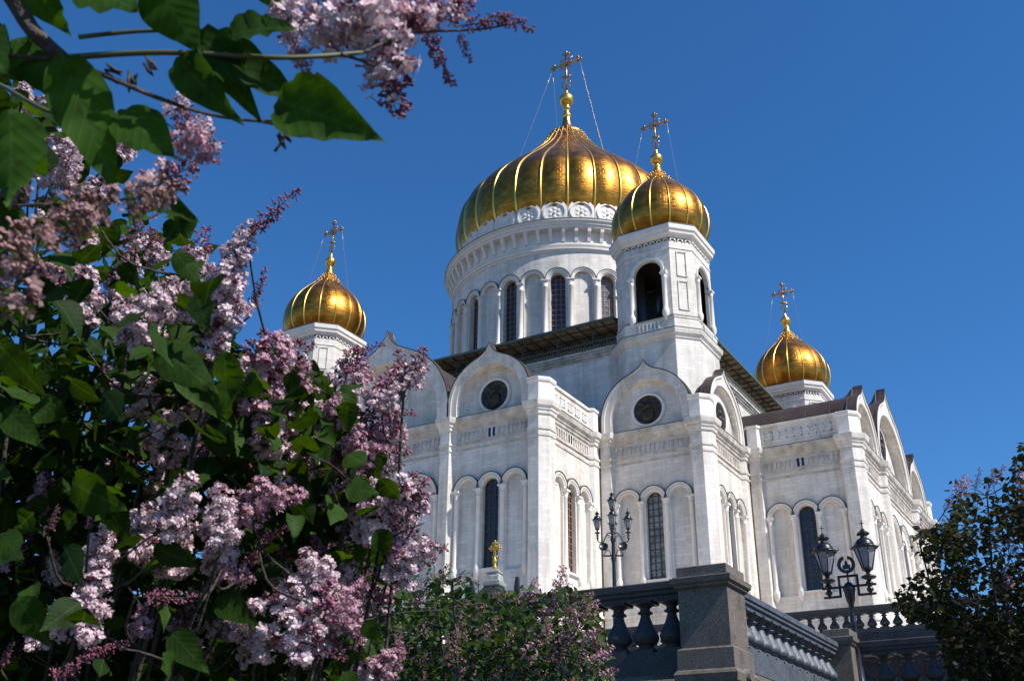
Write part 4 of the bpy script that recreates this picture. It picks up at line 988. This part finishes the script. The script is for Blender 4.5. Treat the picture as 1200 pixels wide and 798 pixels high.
PANB = {k: [panicle_mesh(i*13+len(k)+90, k, n, 1.75) for i in range(3)] for k, n in (('open', 190), ('pink', 150), ('mix', 130), ('bud', 60), ('fade', 90))}
PANS = {k: [panicle_mesh(i*7+len(k)+50, k, n) for i in range(3)] for k, n in (('fade', 90), ('pink', 100), ('bud', 70))}
for me in PANS['bud']: me.materials[0] = M['bud']
for me in PANS['fade']+PANB['fade']: me.materials[0] = M['petal_faded']
def place_panicle(bush, u, v, depth, px, ang, kind, small=False, fat=1.15, out=None):
    P = at(u, v, depth); L = px*depth/FOC*1.12
    dirv = Vector(RT*math.cos(R_(ang))+UP*math.sin(R_(ang))-FW*random.uniform(-.2, .5)).normalized()
    base = P-dirv*L*.5; q = dirv.to_track_quat('Z', 'Y').to_matrix().to_4x4()
    Mx = Matrix.Translation(base) @ q @ Matrix.Rotation(random.uniform(0, 6.28), 4, 'Z') @ Matrix.Diagonal((L*fat, L*fat, L, 1))
    obj('flower_cluster', random.choice((PANS if small is True else PANB if small == 'big' else PAN)[kind]), None, bush, Mx)
    return base-dirv*L*.22, dirv
def inpoly(u, v, P):
    r = False; n = len(P); j = n-1
    for i in range(n):
        if (P[i][1] > v) != (P[j][1] > v) and u < (P[j][0]-P[i][0])*(v-P[i][1])/(P[j][1]-P[i][1])+P[i][0]: r = not r
        j = i
    return r
def fill(poly, n, dfun, dens=None):
    us = [p[0] for p in poly]; vs_ = [p[1] for p in poly]; out = []
    while len(out) < n:
        u = rng.uniform(min(us), max(us)); v = rng.uniform(min(vs_), max(vs_))
        if inpoly(u, v, poly) and (dens is None or rng.random() < dens(u, v)): out.append(at(u, v, dfun(u, v)))
    return np.array(out)
def leaf_dirs(n, droop=.5, up=.9):
    a = rng.uniform(0, 2*pi, n); ax = np.stack([np.cos(a), np.sin(a), rng.normal(-droop, .55, n)], 1)
    nr = rng.normal(0, .55, (n, 3)); nr[:, 2] += up; return norm(ax), norm(nr)
def branches(bush, base, tips, rbase, rtip, nl, seed, extra=60, spread=.25):
    """limbs from the base to chosen points of the crown, twigs from the limbs to each flower"""
    r = random.Random(seed); base = Vector(base); mb = MB(); nodes = []
    lim = r.sample(tips, min(nl, len(tips)))
    for (p, dv) in lim:
        L = (p-base).length; mid1 = base.lerp(p, .35)+Vector((r.uniform(-1, 1), r.uniform(-1, 1), .5))*L*.025; mid2 = base.lerp(p, .72)+Vector((r.uniform(-1, 1), r.uniform(-1, 1), .6))*L*.02
        pts = cspline([base, mid1, mid2, p], 16); rd = [rbase+(rtip-rbase)*(k/15)**.8 for k in range(16)]
        mb.tube(pts, rd, 6); nodes += [Vector(q) for q in pts[5:]]
    for (p, dv) in tips:
        near = sorted(nodes, key=lambda q: (q-p).length+max(0, q.z-p.z)*.8)[:3]; q = r.choice(near)
        if (q-p).length < 1e-4: continue
        m1 = q.lerp(p, .55)-dv*(q-p).length*.12+Vector((0, 0, -.02))
        mb.tube(cspline([q, m1, p], 8), [rtip*1.1-(rtip*.45)*k/7 for k in range(8)], 5)
    for _ in range(extra):
        q = r.choice(nodes); e = q+Vector((r.gauss(0, 1), r.gauss(0, 1), abs(r.gauss(.4, .7))))*spread
        mb.tube(cspline([q, q.lerp(e, .5)+Vector((r.uniform(-.1, .1)*spread, 0, .1*spread)), e], 6), [rtip, rtip*.9, rtip*.8, rtip*.7, rtip*.55, rtip*.4], 4)
    return mb
def ground_under(u, v, depth): p = at(u, v, depth); return Vector((p.x, p.y, -10.85))

# --- big lilac filling the left of the view
b2 = thing('lilac_bush', 'large lilac bush with pale pink flower spikes and dark green leaves, filling the left side', 'lilac bush', ground_under(60, 798, 2.9), 'lilacs in the garden')
PN = """325,245,62,50,bud,2.1;284,286,50,60,open,2.1;235,290,46,80,mix,2.2;180,290,42,100,mix,2.3;99,278,50,80,open,2.2;99,350,60,95,open,2.0;180,362,72,60,open,2.0;156,386,60,120,open,2.0;
210,350,52,50,open,2.1;270,320,52,70,open,2.1;262,352,80,75,open,2.1;304,338,46,60,bud,2.2;255,392,52,70,mix,2.1;295,422,70,60,mix,2.2;230,310,40,110,open,2.3;140,330,50,70,mix,2.4;
168,466,50,80,open,2.2;210,505,80,60,open,2.2;310,436,90,70,pink,2.2;325,470,60,50,open,2.3;331,508,62,60,open,2.3;310,514,48,110,open,2.2;271,488,28,30,bud,2.2;210,592,70,70,open,1.9;258,603,62,80,open,1.9;
295,588,56,60,pink,2.0;330,582,50,10,pink,2.0;328,622,36,20,bud,2.0;63,607,28,70,bud,1.8;105,608,22,80,bud,1.8;168,612,50,60,open,2.1;117,646,56,70,open,1.9;180,640,50,20,mix,2.0;206,646,60,80,open,2.0;
262,646,56,60,open,2.0;276,672,44,-30,pink,2.0;301,645,38,50,bud,2.1;328,662,50,60,mix,2.3;102,712,78,75,open,1.8;45,738,44,80,open,2.1;200,700,56,-10,bud,1.8;165,728,38,80,pink,1.9;87,780,56,30,bud,1.7;
126,760,50,20,bud,1.8;9,765,30,60,bud,1.8;289,726,50,60,open,2.1;328,722,90,70,open,2.0;346,752,60,-70,pink,2.0;295,762,36,60,open,2.2;345,409,44,20,mix,2.4;408,433,52,80,mix,2.4;432,409,38,20,bud,2.4;
487,430,46,60,mix,2.3;455,452,60,50,mix,2.3;468,483,42,10,bud,2.4;411,481,42,80,open,2.4;426,505,62,60,mix,2.3;447,513,50,40,pink,2.3;462,538,42,30,mix,2.3;375,529,52,100,mix,2.3;402,532,52,60,pink,2.3;
432,534,50,60,pink,2.3;390,502,28,80,bud,2.4;420,556,46,70,mix,2.3;450,596,84,50,open,2.2;477,580,52,70,mix,2.2;493,583,46,70,mix,2.2;435,600,52,110,open,2.2;465,632,40,60,pink,2.2;470,590,50,30,pink,2.2;
480,658,60,40,open,2.2;503,646,42,20,mix,2.2;462,645,40,100,pink,2.2;375,687,60,70,open,2.0;366,668,50,100,open,2.0;405,702,52,50,pink,2.0;369,728,90,60,mix,1.9;384,746,60,-60,mix,1.9;411,726,50,-50,pink,1.9;
417,687,42,40,bud,2.1;436,700,38,70,mix,2.3;372,652,46,80,mix,2.2;402,676,40,60,open,2.2;456,775,46,50,pink,2.0;438,792,40,70,open,2.0;25,130,56,70,open,2.3;60,110,44,70,mix,2.4;44,171,46,60,open,2.3;
72,193,60,60,open,2.2;149,168,40,70,open,2.3;74,154,40,80,mix,2.3;120,214,44,60,mix,2.2;345,450,50,80,mix,2.5;380,500,50,80,pink,2.6;150,300,46,70,mix,2.4;55,250,44,80,mix,2.2"""
b5 = thing('lilac_bush', 'lilac bush crowded with mauve-pink blossom, its right side against the white cathedral wall', 'lilac bush', ground_under(400, 798, 3.1), 'lilacs in the garden')
tips, tips5 = [], []
PL = [l.split(',') for l in PN.replace('\n', '').split(';')]
rq = random.Random(21)
R5 = [(335, 400), (400, 425), (470, 425), (480, 470), (480, 560), (500, 600), (500, 650), (440, 720), (445, 800), (330, 800), (310, 640), (300, 480)]
R2 = [(-10, 120), (120, 150), (230, 290), (290, 330), (320, 480), (320, 800), (-10, 800)]
for poly_, n_ in ((R5, 46), (R2, 34)):
    k_ = 0
    while k_ < n_:
        u, v = rq.uniform(-10, 510), rq.uniform(120, 800)
        if inpoly(u, v, poly_): PL.append((u, v, rq.uniform(26, 50), rq.uniform(-30, 110), rq.choice(['pink', 'mix', 'bud', 'open', 'pink']), rq.uniform(2.15, 2.7))); k_ += 1
for u, v, px, an, kd, dp in PL:
    u = float(u); right = u > 305; (tips5 if right else tips).append(place_panicle(b5 if right else b2, u, float(v), float(dp), float(px), float(an)+random.uniform(-12, 12), kd, fat=1.25 if kd != 'bud' else 1.0))
poly = [(-160, 60), (60, 75), (110, 140), (150, 215), (215, 235), (240, 300), (262, 350), (285, 410), (345, 415), (395, 450), (425, 500), (448, 560), (440, 620), (432, 700), (440, 960), (-160, 960)]
base = fill(poly, 9500, lambda u, v: rng.uniform(2.05, 3.5)+.0006*(v-300 if v > 300 else 0)*rng.uniform(0, 1.5), lambda u, v: .24 if v < 330 else (.5 if v < 430 else 1.))
front = fill(poly, 90, lambda u, v: rng.uniform(1.55, 2.1), lambda u, v: .35 if v < 330 else 1.)
B = np.concatenate([base, front]); ax, nr = leaf_dirs(len(B)); sz = rng.uniform(.045, .085, len(B))
wdt = rng.uniform(.7, 1.0, len(B)); D_ = B-CAM; UU = 600+FOC*(D_@RT)/(D_@FW); rt5 = UU > 305
for bush_, ms in ((b2, ~rt5), (b5, rt5)): obj('foliage', leaves_mb(B[ms], ax[ms], nr[ms], sz[ms], width=wdt[ms]), M['leaf'], bush_)
gb = ground_under(60, 798, 2.9)
br = branches(b2, gb, tips, .011, .003, 22, 3, 120, .06)
obj('branches', br, M['bark'], b2)
obj('branches', branches(b5, ground_under(330, 798, 3.0), tips5, .009, .003, 20, 4, 90, .06), M['bark'], b5)
# large leaves standing out of it, as the photo shows them: base, tip, width
BL = """205,295,238,340,.5,1.9;180,400,262,470,.42,2.0;215,430,262,492,.45,2.05;262,410,270,500,.5,1.8;85,565,142,600,.7,1.6;40,600,16,622,.6,1.6;90,600,70,625,.5,1.6;0,625,28,660,.5,1.55;120,590,160,640,.55,1.6;0,405,60,470,.5,1.7;5,480,50,525,.5,1.7;
405,572,445,578,.8,2.1;445,560,470,590,.7,2.1;440,620,458,655,.7,2.1;300,720,350,740,.5,2.0;180,640,235,665,.5,1.9;60,200,45,160,.5,1.9;35,190,30,215,.8,1.9;85,240,70,275,.6,1.9;120,460,150,500,.5,1.8;
230,345,245,390,.6,2.0;450,530,440,555,.6,2.2;340,560,372,590,.6,2.2;255,700,300,730,.5,2.0;200,740,245,790,.55,1.8;20,700,60,760,.6,1.7;140,540,170,575,.5,1.8;300,560,340,530,.6,2.2;75,640,100,690,.5,1.8"""
def shown_leaves(txt, rows=9):
    b_, a_, n_, s_, w_ = [], [], [], [], []
    for l in txt.replace('\n', '').split(';'):
        u0, v0, u1, v1, wd, dp = map(float, l.split(',')); P0 = at(u0, v0, dp); P1 = at(u1, v1, dp*rng.uniform(.96, 1.02)); A = P1-P0
        L = A.length; side = Vector(A).cross(Vector(FW)).normalized(); nrm = A.normalized().cross(side); nrm = (-nrm if nrm.dot(Vector(FW)) > 0 else nrm)
        nrm = nrm+side*rng.uniform(-.5, .5)+Vector((0, 0, .25)); b_.append(P0); a_.append(A); n_.append(nrm); s_.append(L); w_.append(wd/.83*.96)
    return leaves_mb(np.array(b_), np.array(a_), norm(np.array(n_)), np.array(s_), rows, np.array(w_))
obj('large_leaves', shown_leaves(BL), M['leaf'], b2)

# --- the nearer lilac whose branch hangs over the upper left corner
gb1 = ground_under(-420, 500, 1.7)
b1 = thing('lilac_bush', 'nearest lilac whose big-leaved branch hangs across the upper left corner', 'lilac bush', gb1, 'lilacs in the garden')
NL = """60,68,8,95,.75,1.0;20,45,75,120,.62,1.02;72,62,138,232,.42,.98;140,128,208,188,.62,1.0;178,-25,236,66,.72,.98;222,40,372,128,.34,1.0;232,62,300,118,.5,1.02;325,118,441,154,.62,1.0;268,42,345,22,.66,.99;206,68,276,142,.42,1.0;
100,-20,165,18,.7,1.0;30,-30,78,42,.6,1.0;12,128,18,252,.55,.95;58,232,85,272,.6,1.1;35,182,55,210,.8,1.1;168,232,228,250,.5,1.25;-40,20,10,90,.6,1.0;120,-40,60,-10,.6,1.0;300,-30,340,20,.6,1.1;0,230,-10,320,.6,1.0"""
obj('large_leaves', shown_leaves(NL, 9), M['leaf_near'], b1)
NP = """352,16,62,30,open,1.12;396,26,74,40,open,1.1;440,20,70,40,open,1.12;455,52,80,-60,open,1.1;470,30,60,20,pink,1.12;510,18,60,20,mix,1.12;516,72,56,-65,bud,1.12;452,98,70,-70,mix,1.1;470,112,40,-55,bud,1.12;572,26,48,10,bud,1.12;603,27,42,-15,bud,1.12;
545,57,30,-70,bud,1.12;354,72,30,-60,pink,1.1;212,135,40,-60,mix,1.15;228,172,50,-40,pink,1.15;240,160,46,-50,mix,1.2;199,207,60,20,mix,1.2;180,228,64,10,fade,1.05;110,246,60,40,fade,.95;15,288,80,30,fade,.9;30,318,84,60,fade,.85;18,215,50,70,fade,1.0;75,255,60,60,fade,.95;495,8,60,60,pink,1.15;540,8,40,40,mix,1.15"""  # left-hand clusters use the brown kind, shade put into their colour
t1 = []
for l in NP.replace('\n', '').split(';'):
    u, v, px, an, kd, dp = l.split(','); t1.append(place_panicle(b1, float(u), float(v), float(dp), float(px), float(an), kd, 'big', fat=1.3 if kd != 'bud' else 1.0))
br = MB()
def stem(pts, r0, r1, mi=0): br.tube(cspline([at(*p) for p in pts], 22), [r0+(r1-r0)*k/21 for k in range(22)], 7, mi=mi)
br.tube(cspline([gb1, gb1+Vector((.05, .02, .9)), at(-330, 120, 1.5), at(-180, -90, 1.15), at(-20, -35, 1.03), at(40, 38, 1.0), at(80, 72, 1.0)], 40), [.022-.017*k/39 for k in range(40)], 8)
stem([(75, 68, 1.0), (190, 62, 1.0), (330, 68, 1.0), (425, 62, 1.05)], .0032, .0022, 1); stem([(75, 70, 1.0), (130, 92, 1.0), (185, 115, 1.0), (240, 133, 1.03), (300, 142, 1.05), (372, 140, 1.05)], .0028, .0012)
stem([(-60, 75, 1.1), (0, 100, 1.08), (50, 128, 1.05), (86, 137, 1.05)], .0026, .0018, 1); stem([(92, 44, .99), (150, 38, 1.0), (200, 36, 1.0)], .0024, .0018, 1); stem([(-40, 60, 1.0), (10, 66, 1.0), (70, 70, 1.0)], .002, .002)
stem([(425, 62, 1.05), (480, 40, 1.1), (560, 35, 1.12), (612, 26, 1.12)], .002, .0008); stem([(400, 64, 1.03), (440, 80, 1.08), (462, 118, 1.1)], .002, .001); stem([(300, 142, 1.05), (335, 152, 1.05), (322, 178, 1.05)], .0012, .0016)
stem([(-60, 330, .95), (0, 290, .93), (60, 262, .97), (110, 244, .97)], .002, .001); stem([(-60, 250, 1.1), (40, 240, 1.1), (120, 240, 1.1), (190, 215, 1.15)], .002, .001)
obj('branches', br, [M['bark'], M['stem']], b1)
for (u, v) in ((128, 78), (157, 88), (345, 98), (326, 160), (170, 70)):
    lv = MB()
    for q in range(3): a = at(u+rng.uniform(-6, 6), v+rng.uniform(-6, 6), 1.02); b = at(u+rng.uniform(-16, 16), v+rng.uniform(4, 22), 1.02); lv.tube([a, a.lerp(b, .6), b], [.001, .0026, .0006], 5)
    obj('withered_seed_cluster', lv, M['bark'], b1)

# --- middle lilac in front of the balustrade
b3 = thing('lilac_bush', 'smaller-leaved lilac bush with faded pink-brown blossoms in front of the dark balustrade', 'lilac bush', ground_under(570, 798, 8.6), 'lilacs in the garden')
poly3 = [(395, 720), (440, 690), (455, 668), (480, 655), (510, 662), (530, 655), (548, 665), (560, 690), (600, 690), (635, 684), (660, 684), (694, 696), (706, 745), (722, 800), (730, 960), (395, 960)]
dens3 = lambda u, v: min(1, max(.16, (v-(640 if u < 560 else 655))/75)) if u < 620 else .8*min(1, max(.3, (v-660)/70))
B = fill(poly3, 7500, lambda u, v: rng.uniform(7.6, 9.6), dens3); ax, nr = leaf_dirs(len(B), .3); obj('foliage', leaves_mb(B, ax, nr, rng.uniform(.05, .085, len(B)), 4), M['leaf_mid'], b3)
tips = []
rp = random.Random(5)
P3 = [(657, 680, 34, 80, 'pink'), (650, 700, 30, 60, 'pink'), (672, 706, 26, 80, 'fade'), (625, 690, 26, 70, 'pink'), (640, 720, 30, 60, 'pink'), (612, 700, 24, 40, 'fade'), (668, 740, 30, 60, 'pink'), (690, 745, 28, 50, 'pink'), (655, 760, 30, 70, 'pink'), (680, 770, 30, 60, 'pink'), (700, 772, 26, 40, 'pink'), (712, 790, 26, 30, 'pink'),
      (640, 742, 24, 60, 'fade'), (470, 668, 22, 70, 'fade'), (500, 682, 26, 60, 'fade'), (490, 700, 24, 50, 'pink'), (520, 672, 24, 60, 'fade'), (545, 676, 20, 20, 'fade'), (540, 712, 26, 50, 'fade'), (560, 716, 22, 40, 'fade'), (585, 700, 24, 20, 'fade'), (575, 735, 26, 60, 'fade'), (530, 750, 26, 60, 'fade'), (600, 745, 24, 50, 'pink'),
      (550, 790, 26, 60, 'pink'), (610, 778, 24, 60, 'fade'), (500, 735, 24, 50, 'fade'), (480, 745, 24, 60, 'pink'), (510, 705, 22, 60, 'fade'), (625, 760, 26, 60, 'pink'), (590, 765, 22, 50, 'fade'), (660, 720, 24, 60, 'bud'), (685, 722, 24, 60, 'fade'), (695, 712, 20, 70, 'fade')]
for _ in range(46):
    u, v = rp.uniform(450, 715), rp.uniform(690, 830)
    if inpoly(u, v, poly3): P3.append((u, v, rp.uniform(16, 26), rp.uniform(20, 110), rp.choice(['fade', 'fade', 'pink', 'bud'])))
for u, v, px, an, kd in P3: tips.append(place_panicle(b3, u, v, rp.uniform(7.4, 8.6), px, an, kd, True, 1.3))
obj('branches', branches(b3, ground_under(570, 798, 8.6), tips, .03, .006, 16, 8, 60, .12), M['bark'], b3)

# --- tall dark lilac at the right edge
b4 = thing('lilac_bush', 'tall dark lilac with purple-brown blossoms at the right edge', 'lilac bush', ground_under(1190, 798, 9.8), 'lilacs in the garden')
poly4 = [(1205, 515), (1196, 520), (1186, 545), (1178, 575), (1165, 548), (1146, 552), (1135, 572), (1118, 560), (1106, 575), (1110, 600), (1104, 618), (1078, 618), (1068, 640), (1085, 655), (1066, 680), (1052, 690), (1050, 712), (1072, 725), (1095, 735), (1108, 765), (1120, 830), (1108, 890), (1290, 890), (1290, 540), (1250, 500)]
class NoiseD:
    def __init__(s, seed, sc): s.r = random.Random(seed); s.c = [(s.r.uniform(1030, 1420), s.r.uniform(480, 960), s.r.uniform(12, 30)) for _ in range(150)]
    def __call__(s, u, v):
        q = max(math.exp(-((u-a)**2+(v-b)**2)/(r*r)) for a, b, r in s.c); return min(1, .12+q**1.2+max(0, (v-640)/330))*min(1, max(.4, (v-540)/110))
nd4 = NoiseD(4, 1)
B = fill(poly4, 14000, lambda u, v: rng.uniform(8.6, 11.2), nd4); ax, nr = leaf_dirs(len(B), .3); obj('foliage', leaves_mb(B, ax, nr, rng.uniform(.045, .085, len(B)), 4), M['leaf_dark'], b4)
tips = []
P4 = [(1162, 562, 26, 80, 'bud'), (1172, 556, 22, 70, 'pink'), (1146, 560, 22, 80, 'bud'), (1132, 570, 20, 60, 'pink'), (1112, 588, 20, 60, 'bud'), (1110, 618, 22, 120, 'bud'), (1078, 618, 20, 90, 'bud'), (1195, 560, 24, 80, 'pink'), (1192, 598, 24, 60, 'bud')]
while len(P4) < 88:
    u, v = rp.uniform(1052, 1330), rp.uniform(540, 860)
    if inpoly(u, v, poly4) and rp.random() < nd4(u, v): P4.append((u, v, rp.uniform(14, 24), rp.uniform(30, 120), rp.choice(['bud', 'bud', 'fade', 'pink'])))
for u, v, px, an, kd in P4: tips.append(place_panicle(b4, u, v, rp.uniform(8.5, 10.6), px, an, kd, True, 1.2))
obj('branches', branches(b4, ground_under(1190, 798, 9.8), tips, .035, .006, 26, 9, 120, .2), M['bark'], b4)
